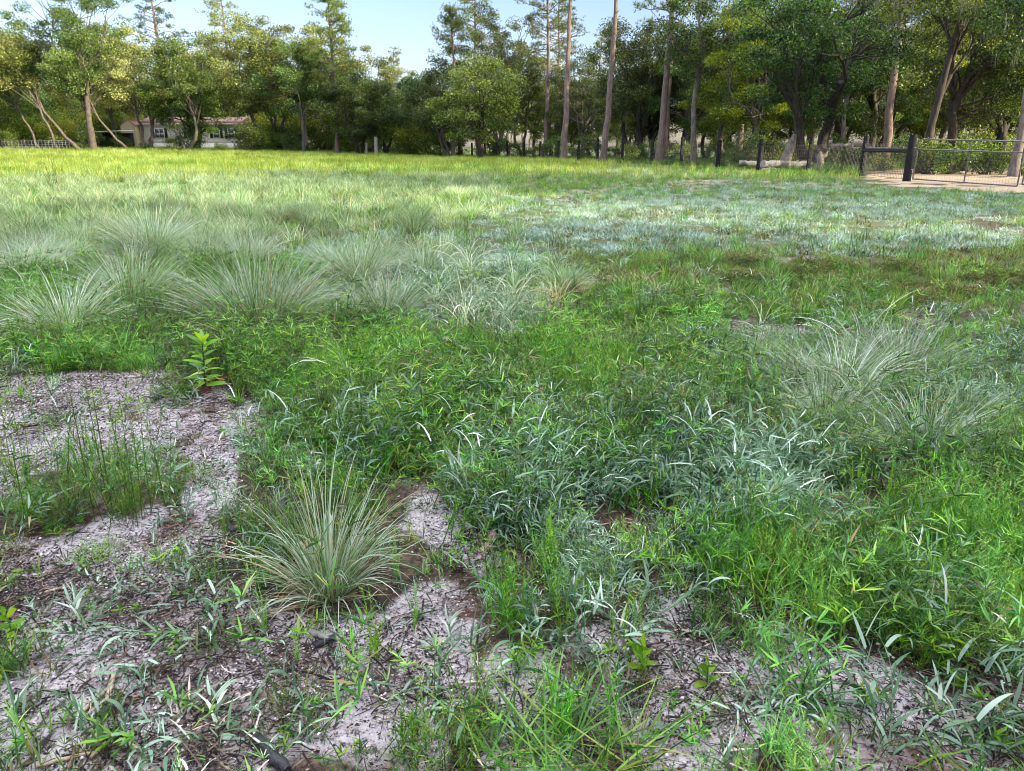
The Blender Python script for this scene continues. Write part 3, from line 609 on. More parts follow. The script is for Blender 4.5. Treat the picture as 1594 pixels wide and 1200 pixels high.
# ------------------------------------------------------------------ trees
def tree_skel(mb, H, spread, cz, rz_, nclu, stems, trunk_r, rg, gr=8, bend=.08, lean=(0, 0), zmin=.3, flat=1.0):
    """stems from the ground, limbs to groups of leaf clusters"""
    u = rg.normal(0, 1, (nclu, 3)); u /= np.linalg.norm(u, axis=1)[:, None]
    q = rg.random(nclu)[:, None] ** .38
    Cn = u * q * np.array([spread, spread, rz_ * H]) + np.array([lean[0], lean[1], cz * H])
    Cn += rg.normal(0, .08, Cn.shape) * spread
    Cn = Cn[Cn[:, 2] > zmin * H * .8]
    # group the clusters
    gc = Cn[rg.choice(len(Cn), min(gr * stems, len(Cn)), replace=False)]
    for _ in range(4):
        lab = np.argmin(((Cn[:, None] - gc[None])**2).sum(-1), 1)
        gc = np.array([Cn[lab == i].mean(0) if (lab == i).any() else gc[i] for i in range(len(gc))])
    tops = []
    for s_ in range(stems):
        b = np.array([rg.normal(0, .12 * (stems > 1)), rg.normal(0, .12 * (stems > 1)), -.15])
        an = rg.uniform(0, 6.28) + s_ * 6.28 / stems
        off = spread * (.28 if stems > 1 else .06)
        tp = np.array([lean[0] * .7 + off * math.cos(an), lean[1] * .7 + off * math.sin(an), zmin * H + rg.uniform(.1, .22) * H])
        P = curve(b, tp, 9, bend, rg); r0 = trunk_r / math.sqrt(stems) * 1.15
        rr = np.linspace(1, .55, 9) * r0; rr[0] *= 1.45; rr[1] *= 1.1
        tube(mb, P, rr, 9, jit=.15, rg=rg); tops.append((P, rr[-1]))
    for i, g_ in enumerate(gc):
        ts = min(range(stems), key=lambda k: np.linalg.norm(tops[k][0][-1][:2] - g_[:2]) + rg.random() * spread * .3)
        P, rt = tops[ts]; k = rg.integers(5, 9); st = P[k]
        g2 = st + (g_ - st) * .72
        Q = curve(st, g2, 6, bend * 1.5, rg, .06); tube(mb, Q, np.linspace(rt * .62, rt * .28, 6), 6, cap=False)
        for c in Cn[lab == i]:
            k = rg.integers(3, 6); tube(mb, curve(Q[k], c, 4, .08, rg), np.linspace(rt * .24, rt * .07, 4), 4, cap=False)
    return Cn
def leaves(mb, Cn, n, size, rad, rg, flat=.6, asp=.55, up=.4):
    k = len(Cn); idx = rg.integers(0, k, n); cr = rg.uniform(.6, 1.3, k) * rad
    u = rg.normal(0, 1, (n, 3)); u /= np.linalg.norm(u, axis=1)[:, None]; q = rg.random(n)[:, None] ** .5
    P = Cn[idx] + u * q * cr[idx][:, None] * np.array([1, 1, flat])
    nrm = rg.normal(0, 1, (n, 3)); nrm[:, 2] += up; nrm /= np.linalg.norm(nrm, axis=1)[:, None]
    t = np.cross(nrm, rg.normal(0, 1, (n, 3))); t /= np.linalg.norm(t, axis=1)[:, None] + 1e-9; b = np.cross(nrm, t)
    s_ = size * rg.uniform(.6, 1.3, n)[:, None]
    V = np.stack([P - t * s_ * .5, P - b * s_ * asp * .5 + t * s_ * .05, P + t * s_ * .5, P + b * s_ * asp * .5 + nrm * s_ * .12], 1).reshape(-1, 3)
    f = np.arange(n * 4).reshape(-1, 4)
    ctone = rg.random(k)
    mb.add(V, f, 0, np.repeat(np.clip(.72 * rg.random(n) + .3 * ctone[idx], 0, 1), 4))
def needles(mb, Cn, per, nl, L, W, rad, rg):
    k = len(Cn); T = Cn[rg.integers(0, k, k * per)] + rg.normal(0, rad * .5, (k * per, 3)) * np.array([1, 1, .6])
    n = len(T) * nl; root = np.repeat(T, nl, 0)
    r = np.repeat(rg.random(len(T)), nl) * .5 + rg.random(n) * .5
    blades(mb, root, rg.uniform(0, 6.28, n), L * rg.uniform(.7, 1.2, n), W, rg.uniform(0, 1.7, n), rg.uniform(0, .6, n), 1, rnd=r, rg=rg, base=1)
def moss_part(mb, Cn, n, L, rg):
    pick = rg.choice(len(Cn), max(6, len(Cn) // 3), replace=False)
    idx = pick[rg.integers(0, len(pick), n)]; root = Cn[idx] + rg.normal(0, .45, (n, 3)) * np.array([1, 1, .4])
    k = 14; root = np.repeat(root, k, 0) + rg.normal(0, .10, (n * k, 3)) * np.array([1, 1, 2.2]); m = n * k
    blades(mb, root, rg.uniform(0, 6.28, m), L * .55 * rg.uniform(.15, 1.0, m) ** 1.5, rg.uniform(.012, .035, m), 3.14 + rg.normal(0, .25, m), rg.normal(0, .2, m), 3, mat=1, rg=rg, base=.6, wob=.6)
def make_oak(seed, H, spread, stems, n, size, rad, leafm, bark, cz=.66, rzz=.34, nclu=76, moss=0, lean=(0, 0), zmin=.25, tr=.28, mossL=1.2, bend=.08, flat=.6, name='oak_tree'):
    rg = np.random.default_rng(seed); t = MB()
    Cn = tree_skel(t, H, spread, cz, rzz, nclu, stems, tr, rg, lean=lean, zmin=zmin, bend=bend)
    l = MB(); leaves(l, Cn, n, size, rad, rg, flat)
    if moss: moss_part(l, Cn, moss, mossL, rg)
    parts = [('trunk', t.mesh('trunk', M[bark], True)), ('crown', l.mesh('crown', [M[leafm], M['moss']]))]
    return (name, parts)
def make_pine(seed, H, tr, crown0=.6, spread=2.6, nclu=46, per=8, nl=16, L=.28, W=.035, bend=.012, leafm='needle', droop=0):
    rg = np.random.default_rng(seed); t = MB()
    P = curve((0, 0, -.2), (rg.normal(0, .2), rg.normal(0, .2), H), 16, bend, rg)
    rr = tr * (1 - .78 * np.linspace(0, 1, 16)**1.2); rr[0] *= 1.35; rr[1] *= 1.02
    tube(t, P, rr, 10, jit=.1, rg=rg)
    Cn = []
    for i in range(nclu):
        h = crown0 + (1 - crown0) * (i + .5) / nclu; s_ = spread * (1.05 - .75 * ((h - crown0) / (1 - crown0))**1.3) * rg.uniform(.45, 1.1)
        k = h * 15; i0 = min(int(k), 14); b = P[i0] * (1 - (k - i0)) + P[i0 + 1] * (k - i0)
        an = rg.uniform(0, 6.28); e_ = b + np.array([s_ * math.cos(an), s_ * math.sin(an), s_ * rg.uniform(-.05, .55)])
        Q = curve(b, e_, 6, .06, rg, .05); tube(t, Q, np.linspace(tr * .2, tr * .05, 6), 5, cap=False)
        Cn.append(e_); Cn.append(Q[4]);
        if rg.random() < .6: Cn.append(Q[3] + rg.normal(0, .3, 3))
        if rg.random() < .7:
            e2 = Q[3] + rg.normal(0, .25 * s_, 3); tube(t, curve(Q[3], e2, 3, .05, rg), [tr * .07, tr * .05, tr * .03], 4, cap=False); Cn.append(e2)
    for i in range(5):
        h = rg.uniform(.25, crown0); k = h * 15; i0 = int(k); b = P[i0]; an = rg.uniform(0, 6.28); s_ = rg.uniform(.25, .9)
        tube(t, [b, b + np.array([s_ * math.cos(an), s_ * math.sin(an), s_ * .25])], [tr * .13, tr * .04], 5)
    l = MB(); needles(l, np.array(Cn), per, nl, L, W, .55, rg)
    return ('pine_tree', [('trunk', t.mesh('trunk', M['bark_pine'], True)), ('crown', l.mesh('crown', M[leafm]))])
def make_shrub(seed, H, spread, n, size, leafm, name='shrub', nclu=22):
    rg = np.random.default_rng(seed); t = MB()
    u = rg.normal(0, 1, (nclu, 3)); u /= np.linalg.norm(u, axis=1)[:, None]
    Cn = u * rg.random(nclu)[:, None]**.4 * np.array([spread, spread, H * .46]) + np.array([0, 0, H * .5])
    for c in Cn[::2]: tube(t, curve((rg.normal(0, .08), rg.normal(0, .08), -.05), c, 5, .08, rg), np.linspace(.035, .01, 5), 5, cap=False)
    l = MB(); leaves(l, Cn, n, size, spread * .42, rg, .8)
    return (name, [('stem', t.mesh('stem', M['bark_oak'], True)), ('crown', l.mesh('crown', M[leafm]))])

OAKF = [make_oak(101, 11, 4.6, 2, 28500, .17, 1.12, 'oak_leaf', 'bark_pale', tr=.24, zmin=.28),
        make_oak(102, 12, 5.0, 3, 30400, .17, 1.12, 'oak_tan', 'bark_oak', tr=.26, zmin=.24, moss=60),
        make_oak(103, 10, 4.4, 2, 28500, .17, 1.12, 'oak_leaf', 'bark_oak', tr=.22, zmin=.2, cz=.6, rzz=.4),
        make_oak(104, 13, 4.4, 1, 28500, .17, 1.12, 'oak_tan', 'bark_oak', tr=.2, zmin=.3, cz=.62, rzz=.38, moss=50)]
OAKD = [make_oak(105, 8.5, 4.4, 3, 30400, .17, 1.12, 'broad', 'bark_dark', tr=.3, zmin=.18, cz=.58, rzz=.42),
        make_oak(106, 9, 4.2, 2, 30400, .17, 1.12, 'oak_leaf', 'bark_dark', tr=.3, zmin=.18, cz=.56, rzz=.43, moss=40)]
OAKBIG = make_oak(107, 17.5, 6.2, 2, 38000, .17, 1.12, 'oak_leaf', 'bark_oak', tr=.42, zmin=.26, cz=.66, rzz=.36, nclu=105, bend=.07)
OAKLEAN = [make_oak(108, 11.5, 4.6, 1, 20900, .17, 1.12, 'oak_leaf', 'bark_oak', tr=.15, zmin=.42, cz=.8, rzz=.22, lean=(-5.5, 0), nclu=46, bend=.05),
           make_oak(109, 10.5, 4.2, 1, 17100, .17, 1.12, 'oak_tan', 'bark_oak', tr=.12, zmin=.42, cz=.8, rzz=.22, lean=(-3.6, .5), nclu=40, bend=.05)]
# the nearer woods on the right
OAKN = [make_oak(111, 12, 4.6, 2, 30000, .15, .95, 'broad', 'bark_dark', tr=.36, zmin=.2, cz=.62, rzz=.4, nclu=95, moss=50),
        make_oak(112, 11, 4.4, 1, 30000, .15, .95, 'broad', 'bark_oak', tr=.3, zmin=.2, cz=.6, rzz=.42, nclu=95),
        make_oak(113, 12, 4.2, 2, 24000, .15, .95, 'oak_leaf', 'bark_dark', tr=.34, zmin=.22, cz=.6, rzz=.42, nclu=85, moss=240, mossL=1.7),
        make_oak(114, 11, 3.8, 1, 24000, .15, .9, 'sunny', 'bark_oak', tr=.22, zmin=.2, cz=.6, rzz=.42, nclu=85)]
OAKBIGN = make_oak(115, 13, 5.4, 2, 46000, .15, 1.0, 'broad', 'bark_dark', tr=.5, zmin=.2, cz=.62, rzz=.40, nclu=130, bend=.07)
MOSSY = make_oak(116, 14, 4.4, 2, 22000, .15, .9, 'oak_leaf', 'bark_dark', tr=.27, zmin=.42, cz=.68, rzz=.32, nclu=80, moss=520, mossL=2.0, bend=.03)
PALET = make_oak(117, 12, 3.4, 1, 16000, .15, .9, 'broad', 'bark_pale', tr=.19, zmin=.5, cz=.72, rzz=.3, nclu=60, moss=60, bend=.02)
PINE = [make_pine(121, 19, .3, .36, 4.6, 80, 9, L=.36), make_pine(122, 24, .36, .42, 6.2, 62, 8, L=.38), make_pine(123, 22, .3, .42, 5.0, 52, 8, L=.36), make_pine(124, 20, .30, .74, 3.4, 44)]
SHR = [make_shrub(131, 2.6, 1.6, 5000, .13, 'broad'), make_shrub(132, 2.0, 1.4, 4200, .12, 'oak_leaf'), make_shrub(133, 3.4, 1.9, 6000, .14, 'sunny'), make_shrub(134, 1.5, 1.2, 3600, .10, 'broad')]

def tree(proto, px, d, s, label, group=None, cat='tree', rz=None, sz=None):
    x, y, z = at(px, d)
    if proto[0] == 'oak_tree' and px < 600 and d > 85: s *= 1.17
    return place(proto, (x, y, z - .05), rng.uniform(0, 6.28) if rz is None else rz, (s, s, s * (sz or 1)), label, cat, group)
LW = 'trees at the far left edge of the field'
tree(OAKBIG, 143, 96, 1.0, 'large oak with forked grey trunk, the tallest oak at far left', LW, rz=.4)
tree(OAKLEAN[0], 128, 94, 1.0, 'oak leaning far left with long pale bare trunk beside the tallest far-left oak', LW, rz=0)
tree(OAKLEAN[1], 92, 93, 1.0, 'thin oak leaning left in front of the yellow-lit shrubs at far left', LW, rz=.05)
tree(OAKLEAN[1], 62, 97, .95, 'slender leaning oak nearest the left end of the fence', LW, rz=.3)
tree(OAKLEAN[0], 203, 96, .82, 'leaning pale-trunked oak in front of the open shelter', LW, rz=.25)
tree(OAKD[1], -30, 100, 1.25, 'dark oak cut by the left edge of the picture', LW)
tree(OAKF[2], 22, 108, 1.25, 'dark crowned oak second from the left edge', LW)
tree(OAKF[1], 232, 99, 1.0, 'mossy oak with several dark trunks in front of the beige house', LW)
tree(OAKF[0], 292, 98, 1.0, 'olive oak between the two windows of the beige house', LW)
tree(OAKF[3], 185, 112, 1.1, 'tan-leaved oak behind the open shelter', LW)
tree(OAKF[1], 342, 123, 1.15, 'mossy tan oak behind the right half of the house', LW)
tree(OAKD[1], 308, 101, 1.0, 'dark mossy oak hanging over the middle of the house roof', LW)
tree(OAKD[0], 318, 126, 1.0, 'dark oak rising behind the house roof', LW)
tree(OAKF[3], 398, 102, 1.1, 'tan-leaved oak just right of the beige house', LW)
tree(OAKF[1], 440, 104, 1.12, 'broad golden oak left of the tall pine', LW)
tree(OAKF[0], 472, 100, 1.0, 'green oak beside the tall pine', LW)
tree(OAKF[3], 505, 116, 1.15, 'tan oak behind the tall lone pine', LW)
tree(OAKF[1], 560, 110, 1.0, 'golden oak right of the tall lone pine', LW)
tree(OAKD[0], 560, 98, .95, 'dark round oak right of the tall pine', LW)
tree(OAKD[1], 600, 100, .98, 'dark low oak above the weathered gate post', LW)
tree(OAKF[3], 626, 118, .95, 'pale green tapering tree at the low point of the tree line', LW)
tree(OAKD[0], 672, 98, 1.15, 'dark domed oak left of the open sky', LW)
tree(OAKF[2], 700, 92, 1.1, 'green oak with a pale thin trunk behind the fence', LW)
tree(OAKD[1], 750, 80, 1.1, 'dark oak with twin pale trunks at the fence line', LW)
tree(OAKBIG, 770, 96, .98, 'tall wide oak reaching over the open sky at centre', LW, rz=2)
tree(OAKF[0], 815, 100, 1.15, 'oak left of the leaning pine trunk', LW)
tree(PINE[0], 525, 100, 1.02, 'tall lone pine standing clear above the left tree line', LW, rz=1)
tree(PINE[1], 270, 126, 1.02, 'tall sparse pine above the beige house', LW)
tree(PINE[2], 370, 132, 1.12, 'high thin pine right of the house', LW)
tree(PINE[2], 618, 150, .82, 'distant thin pine in the gap of the tree line', LW)
tree(PINE[1], 745, 110, .92, 'wide crowned pine over the centre of the field', LW)
tree(PINE[3], 705, 92, .8, 'thin pine with a pale lower trunk left of the centre', LW)
tree(PINE[2], 848, 92, .95, 'pine with dark thin trunk left of the leaning pine', LW)
tree(PINE[2], 866, 104, .9, 'reddish thin pine trunk just left of the leaning pine', LW)
RW = 'trees along the wire fence'
def pinefront(px, d, s, lean, label, r):
    x, y, z = at(px, d); return place(PINE[3], (x, y, z - .05), r, s, label, 'tree', RW, (0, lean))
pinefront(877, 74, 1.0, .018, 'tall pine trunk leaning right at the fence, leftmost of the three tall bare trunks', 1.)
pinefront(938, 70, 1.0, -.022, 'straight tall pine trunk, middle of the three tall bare trunks', 2.)
pinefront(1025, 66, 1.05, -.004, 'tall pine trunk, rightmost of the three tall bare trunks', 3.)
pinefront(1378, 52, .9, -.03, 'leaning reddish pine trunk behind the gate brace', 4.4)
tree(OAKN[1], 905, 92, 1.0, 'dark green tree between the leaning pine and the middle pine', RW)
tree(OAKN[2], 980, 84, 1.15, 'mossy oak behind the middle pine', RW)
tree(OAKN[0], 1000, 80, 1.15, 'green oak left of the rightmost tall pine', RW)
tree(PALET, 1080, 63, 1.15, 'pale-trunked oak right of the rightmost tall pine', RW, rz=1)
tree(OAKN[3], 1128, 68, 1.15, 'yellow-green sunlit tree right of the pale trunk', RW)
tree(OAKN[3], 1165, 58, .95, 'bright leafy tree over the fence left of the big dark oak', RW)
tree(OAKBIGN, 1262, 48, .98, 'big dark green oak over the fallen log', RW, rz=.6)
tree(OAKN[0], 1190, 62, 1.1, 'dark green tree behind the bright leafy tree', RW)
tree(PALET, 1310, 58, .9, 'slim pale forked tree behind the fallen log', RW)
tree(OAKN[2], 1350, 60, 1.1, 'mossy tree left of the leaning reddish trunk', RW)
tree(MOSSY, 1428, 39, .95, 'dark double-trunked oak hung with grey moss behind the gate post', RW, rz=1.4)
tree(OAKN[2], 1500, 44, 1.0, 'mossy dark oak behind the gate', RW)
tree(PALET, 1579, 34, .9, 'smooth pale trunk behind the far end of the gate', RW, rz=2.)
tree(OAKN[1], 1640, 42, 1.1, 'broad-leaved oak cut by the right edge of the picture', RW)
tree(OAKN[0], 1545, 52, 1.1, 'dark green tree behind the pale trunk at right', RW)
tree(OAKN[3], 1470, 56, 1.0, 'light green tree behind the moss-hung oak', RW)
# the woods behind, each tree of its own
G1 = 'trees of the woods behind the fence'; L1 = 'tree deep in the shaded woods behind the wire fence'
for i in range(44):
    px = 830 + (i + rng.uniform(0, 1)) * 18.5; d = rng.uniform(70, 108) if px < 1250 else rng.uniform(66, 84)
    q = [OAKN[3], OAKN[1], OAKN[3], OAKF[2], OAKN[0], PINE[2]][i % 6]; s_ = rng.uniform(.85, 1.25)
    if px < 1000: d = rng.uniform(95, 115); s_ = rng.uniform(.7, .95)
    tree(q, px, d, s_, L1, G1)
G2 = 'trees of the woods behind the left tree line'; L2 = 'tree standing behind the left tree line'
for i in range(34):
    px = -120 + (i + rng.uniform(0, 1)) * 28; d = rng.uniform(123, 152)
    s_ = rng.uniform(.75, 1.05) * (.72 if 590 < px < 720 else 1)
    tree([OAKF[0], OAKF[1], OAKF[2], OAKF[3]][i % 4], px, d, s_, L2, G2)
G3 = 'shrubs under the woods'; 
for i in range(58):
    px = -20 + (i + rng.uniform(0, 1)) * 29
    d = rng.uniform(99, 112) if px < 640 else (rng.uniform(84, 100) if px < 820 else (rng.uniform(66, 84) if px < 1150 else rng.uniform(46, 62)))
    if 190 < px < 390: d = rng.uniform(121, 126)
    if px > 820: d += 7
    tree(SHR[[0, 1, 3, 0, 2 if px < 640 else 1][i % 5] if px < 640 else 1], px, d, rng.uniform(.8, 1.5) * (1 if px < 820 else .85), 'leafy shrub in the shade under the trees', G3, 'shrub')
for i in range(26):
    px = -40 + (i + rng.uniform(0, 1)) * 27
    if 190 < px < 390: continue
    tree(SHR[[2, 0, 2, 1][i % 4]], px, rng.uniform(114, 124), rng.uniform(1.5, 2.3), 'tall shrub filling the gap between the left trees', 'tall shrubs between the left trees', 'shrub')
for px, d, s_, k, lab in [(60, 104, 1.6, 2, 'bright yellow-green shrub behind the left end fence'), (20, 103, 1.5, 2, 'yellow-green shrub by the left edge of the picture'),
                          (105, 106, 1.5, 2, 'sunlit shrub behind the leaning oaks'), (124, 95, .8, 3, 'small green shrub at the foot of the tallest far-left oak'),
                          (640, 96, 1.3, 2, 'pale green bush at the low point of the tree line'), (345, 97, .8, 3, 'low green bush in front of the house wall'), (300, 99, 1.15, 0, 'dark bush between the two lit parts of the house wall'), (228, 97, .7, 3, 'low bush at the left foot of the house'), (272, 98, .8, 1, 'olive bush right of the double window of the house'), (195, 99, .9, 1, 'olive bush between the shelter and the house'), (382, 98, 1.5, 0, 'dark shrub at the right end of the house'), 
                          (1590, 36, .7, 1, 'green bush behind the end of the gate'), (1480, 36.5, .8, 1, 'low bush behind the middle of the gate'),
                          (1530, 37, .75, 1, 'dark bush right of the gate middle bar'), (1440, 37.5, .8, 1, 'dark bush just behind the hinge side of the gate'),
                          (1370, 43, .7, 3, 'green bush behind the brace rail'), (1325, 47, .7, 3, 'yellowish bush behind the short upright stump'),
                          (1160, 52, .7, 3, 'grey-green bush behind the fence left of the fallen log'), (1130, 51, .6, 1, 'low bush at the fence foot left of the log')]:
    tree(SHR[k], px, d, s_, lab, None, 'shrub')
# trees beside the camera on the right, out of the picture; they throw the long shade over the near field
G4 = 'trees to the right of the viewer'; L4 = 'tree standing right of the viewer outside the picture'
for i, (x, y, s_) in enumerate([(35, -10, 1.15), (34, -18, 1.15), (36, -27, 1.2), (42, 5, 1.25), (41, -15, 1.3), (42, -24, 1.35), (48, 6, 1.4), (49, 0, 1.4), (48, -16, 1.45), (49, -21, 1.5), (50, -32, 1.55), (57, 2, 1.7), (57, 1, 1.6), (58, -26, 1.8), (60, -30, 1.8), (68, -3, 1.9), (70, -35, 2.0), (46, -40, 1.5), (29, -6, .85), (29, -14, .85), (28, -22, .9)]):
    place([OAKN[0], OAKN[1], OAKN[2]][i % 3], (x, y, float(terr(x, y)) - .05), rng.uniform(0, 6.28), s_, L4, 'tree', G4)

# ------------------------------------------------------------------ fence, gate, log
def fence():
    root = empty('wire_fence', at(1411, 30), 0, 'woven wire fence with dark round posts running from the gate to the far trees', 'fence')
    o = np.array(root.location)
    pts = [(1411, 30, .13, 1.72), (1341, 35, .11, 1.70), (1258, 42, .085, 1.75), (1181, 46, .1, 1.75), (1117, 50, .1, 1.75), (1060, 57, .085, 1.7), (1014, 62, .08, 1.7), (968, 65, .08, 1.7),
           (930, 69, .08, 1.7), (900, 72.5, .08, 1.6), (869, 76, .08, 1.6), (841, 80, .08, 1.6), (816, 84, .08, 1.6), (790, 88, .08, 1.6), (773, 92, .08, 1.5), (755, 95, .08, 1.5), (735, 98, .08, 1.5), (715, 101, .08, 1.5), (695, 104, .08, 1.5)]
    W = []
    for px, d, r_, h in pts:
        x, y, z = at(px, d); h = h * (1.18 if d > 55 else 1.0); p = np.array([x, y, z]) - o; W.append((p, h))
        mb = MB(); g = rng.normal(0, .012, 2); r_ *= 1.15 if d < 40 else 1.55
        tube(mb, [p - [0, 0, .2], p + [g[0] * .3, g[1] * .3, h * .35], p + [g[0], g[1], h * .7], p + [g[0], g[1], h]], [r_ * 1.05, r_, r_ * .97, r_ * .93], 10)
        mb.obj('post', M['post'], root, smooth=False)
    a_, b_ = W[0][0], W[1][0]; mb = MB(); dlt = (b_ - a_) / np.linalg.norm(b_ - a_)
    tube(mb, [a_ + dlt * .12 + [0, 0, 1.13], b_ - dlt * .1 + [0, 0, 1.12]], .085, 10); mb.obj('brace_rail', M['post'], root)
    mb = MB()
    for (p, h), (q, h2) in zip(W[:-1], W[1:]):
        p = p + np.array([-.09, 0, 0]); q = q + np.array([-.09, 0, 0])
        L = np.linalg.norm(q - p); far = p[1] + o[1] > 60; wr = .008 if not far else .012
        lv = [.08, .22, .37, .52, .68, .84, 1.0, 1.17, 1.34] if not far else [.1, .4, .7, 1.0, 1.3]
        for k in lv: tube(mb, [p + [0, 0, k * h / 1.7 * 1.1], (p + q) / 2 + [0, 0, k * h / 1.7 * 1.1 - .012], q + [0, 0, k * h2 / 1.7 * 1.1]], wr, 3, cap=False)
        for t in np.arange(0, 1, (.16 if not far else .5) / L): tube(mb, [p + (q - p) * t + [0, 0, .08], p + (q - p) * t + [0, 0, 1.4]], wr * .8, 3, cap=False)
    mb.obj('woven_wire', M['wire'], root)
fence()
def gate():
    a_ = np.array(at(1420, 29.6)); b_ = np.array(at(1583, 26.2)); o = a_.copy(); d = b_ - a_; d[2] = 0
    root = empty('farm_gate', o, 0, 'tubular metal farm gate with two top rails and wire mesh below', 'gate')
    L = np.linalg.norm(d[:2]); u = d / L; sag = -.10
    def P(s, z): return u * s + np.array([0, 0, z + sag * s / L + .0])
    H = 1.55; b0 = .10; r = .026
    mb = MB()
    cs = [P(.0, b0), P(.0, H - .14), P(.03, H - .05), P(.1, H - .01), P(.2, H), P(L - .2, H), P(L - .1, H - .01), P(L - .03, H - .05), P(L, H - .14), P(L, b0)]
    tube(mb, cs, r, 10); tube(mb, [P(0, b0), P(L, b0)], r, 10); mb.obj('frame', M['galv'], root, smooth=True)
    mb = MB(); tube(mb, [P(0, H - .36), P(L, H - .36)], r, 10); mb.obj('rail', M['galv'], root, smooth=True)
    mb = MB(); tube(mb, [P(L * .52, b0), P(L * .52, H)], r * .9, 10); mb.obj('upright', M['galv'], root, smooth=True)
    mb = MB()
    for z in np.arange(b0 + .1, H - .36, .1): tube(mb, [P(0, z), P(L, z)], .0022, 3, cap=False)
    for s in np.arange(.05, L, .05 * 2): tube(mb, [P(s, b0), P(s, H - .36)], .0022, 3, cap=False)
    mb.obj('wire_mesh', M['wire'], root)
    for z in (.45, 1.25):
        mb = MB(); tube(mb, [P(-.12, z), P(0.0, z)], .014, 6); mb.obj('hinge', M['steel'], root)
    # second leaf, only its near edge in view
    a2 = np.array(at(1590, 25.9)); r2 = empty('farm_gate', a2, 0, 'second gate leaf, a sliver at the right edge of the picture', 'gate')
    o2 = a2; u2 = u
    mb = MB(); Q = lambda s, z: u2 * s + np.array([0, 0, z])
    tube(mb, [Q(0, .1), Q(0, 1.26), Q(.05, 1.37), Q(.15, 1.4), Q(3.2, 1.5), Q(3.35, 1.45), Q(3.4, 1.35), Q(3.4, .1), Q(0, .1)], .026, 10); mb.obj('frame', M['galv'], r2, smooth=True)
    mb = MB(); tube(mb, [Q(0, 1.05), Q(3.4, 1.1)], .026, 10); mb.obj('rail', M['galv'], r2, smooth=True)
    mb = MB(); tube(mb, [Q(1.7, .1), Q(1.7, 1.45)], .024, 10); mb.obj('upright', M['galv'], r2, smooth=True)
gate()
def log(px0, px1, d, r, z0, label, mat='deadwood', name='fallen_log', r1=None, dz=0., cat='log', grp=None):
    a_ = np.array(at(px0, d)); b_ = np.array(at(px1, d + .4)); rg = np.random.default_rng(int(px0))
    n = 12; t = np.linspace(0, 1, n)[:, None]; P = (b_ - a_) * t; P[:, 2] = z0 + dz * t[:, 0] + rg.normal(0, r * .12, n); P[:, 1] += rg.normal(0, .06, n)
    mb = MB(); tube(mb, P, np.linspace(r, r1 or r * .75, n) * rg.uniform(.88, 1.1, n), 12, jit=.22, rg=rg)
    for k in (7,):
        e = P[k] + np.array([rg.uniform(-.2, .3), rg.uniform(-.3, .1), rg.uniform(.2, .45)]); tube(mb, [P[k], e], [r * .35, r * .16], 6, jit=.3, rg=rg)
    return tag(mb.obj(name, M[mat], None), label, cat, grp), a_
o, p = log(1186, 1262, 44.5, .22, .34, 'thick pale fallen log lying behind the fence left of the leaning post'); o.location = p
o, p = log(1150, 1200, 46.5, .15, .36, 'shorter grey log end left of the thick fallen log'); o.location = p
o, p = log(1290, 1345, 47, .16, 1.3, 'long grey fallen trunk propped behind the fence right of the log', r1=.13, dz=.1); o.location = p
o, p = log(1338, 1410, 46, .15, 1.15, 'pale fallen trunk lying behind the brace rail', r1=.13, dz=-.1); o.location = p
def stump():
    x, y, z = at(1275, 43.6); rg = np.random.default_rng(5); mb = MB()
    tube(mb, [(0, 0, -.1), (.03, 0, .35), (-.02, 0, .75), (-.05, 0, 1.0)], [.26, .2, .17, .05], 10, jit=.4, rg=rg)
    tube(mb, [(0, 0, .6), (.28, -.05, .85), (.36, 0, .98)], [.12, .09, .02], 7, jit=.4, rg=rg)
    tag(mb.obj('tree_stump', M['bark_pale']), 'short pale broken stump standing at the end of the fallen log', 'stump').location = (x, y, z)
    x, y, z = at(1219, 47); mb = MB()
    tube(mb, [(0, 0, -.1), (.08, 0, .4), (.2, 0, .9), (.35, 0, 1.5), (.5, 0, 2.0)], [.40, .34, .29, .26, .12], 12, jit=.15, rg=rg)
    tag(mb.obj('dead_trunk', M['bark_pale']), 'leaning pale bare trunk rising behind the fallen log', 'dead trunk').location = (x, y, z)
stump()
def rock():
    mb = MB(); rg = np.random.default_rng(9); u = rg.normal(0, 1, (900, 3))
    th = np.linspace(0, math.pi / 2 + .3, 9); ph = np.linspace(0, 2 * math.pi, 17)[:-1]
    T, Pp = np.meshgrid(th, ph, indexing='ij'); n_ = 1 + .25 * (vnoise(T * 2.2 + 3, np.cos(Pp) * 2 + 9, 2) + vnoise(T * 3, np.sin(Pp) * 2.4, 4) - 1)
    V = np.stack([np.sin(T) * np.cos(Pp) * n_ * .6, np.sin(T) * np.sin(Pp) * n_ * .4, np.cos(T) * n_ * .16], -1).reshape(-1, 3)
    f = [[i * 16 + j, (i + 1) * 16 + j, (i + 1) * 16 + (j + 1) % 16, i * 16 + (j + 1) % 16] for i in range(8) for j in range(16)]
    mb.add(V, f); o = mb.obj('log_root_end', M['deadwood'], smooth=True); o.location = at(1200, 44.2)
    tag(o, 'pale rounded root end of a felled trunk beside the fence post', 'log')
rock()
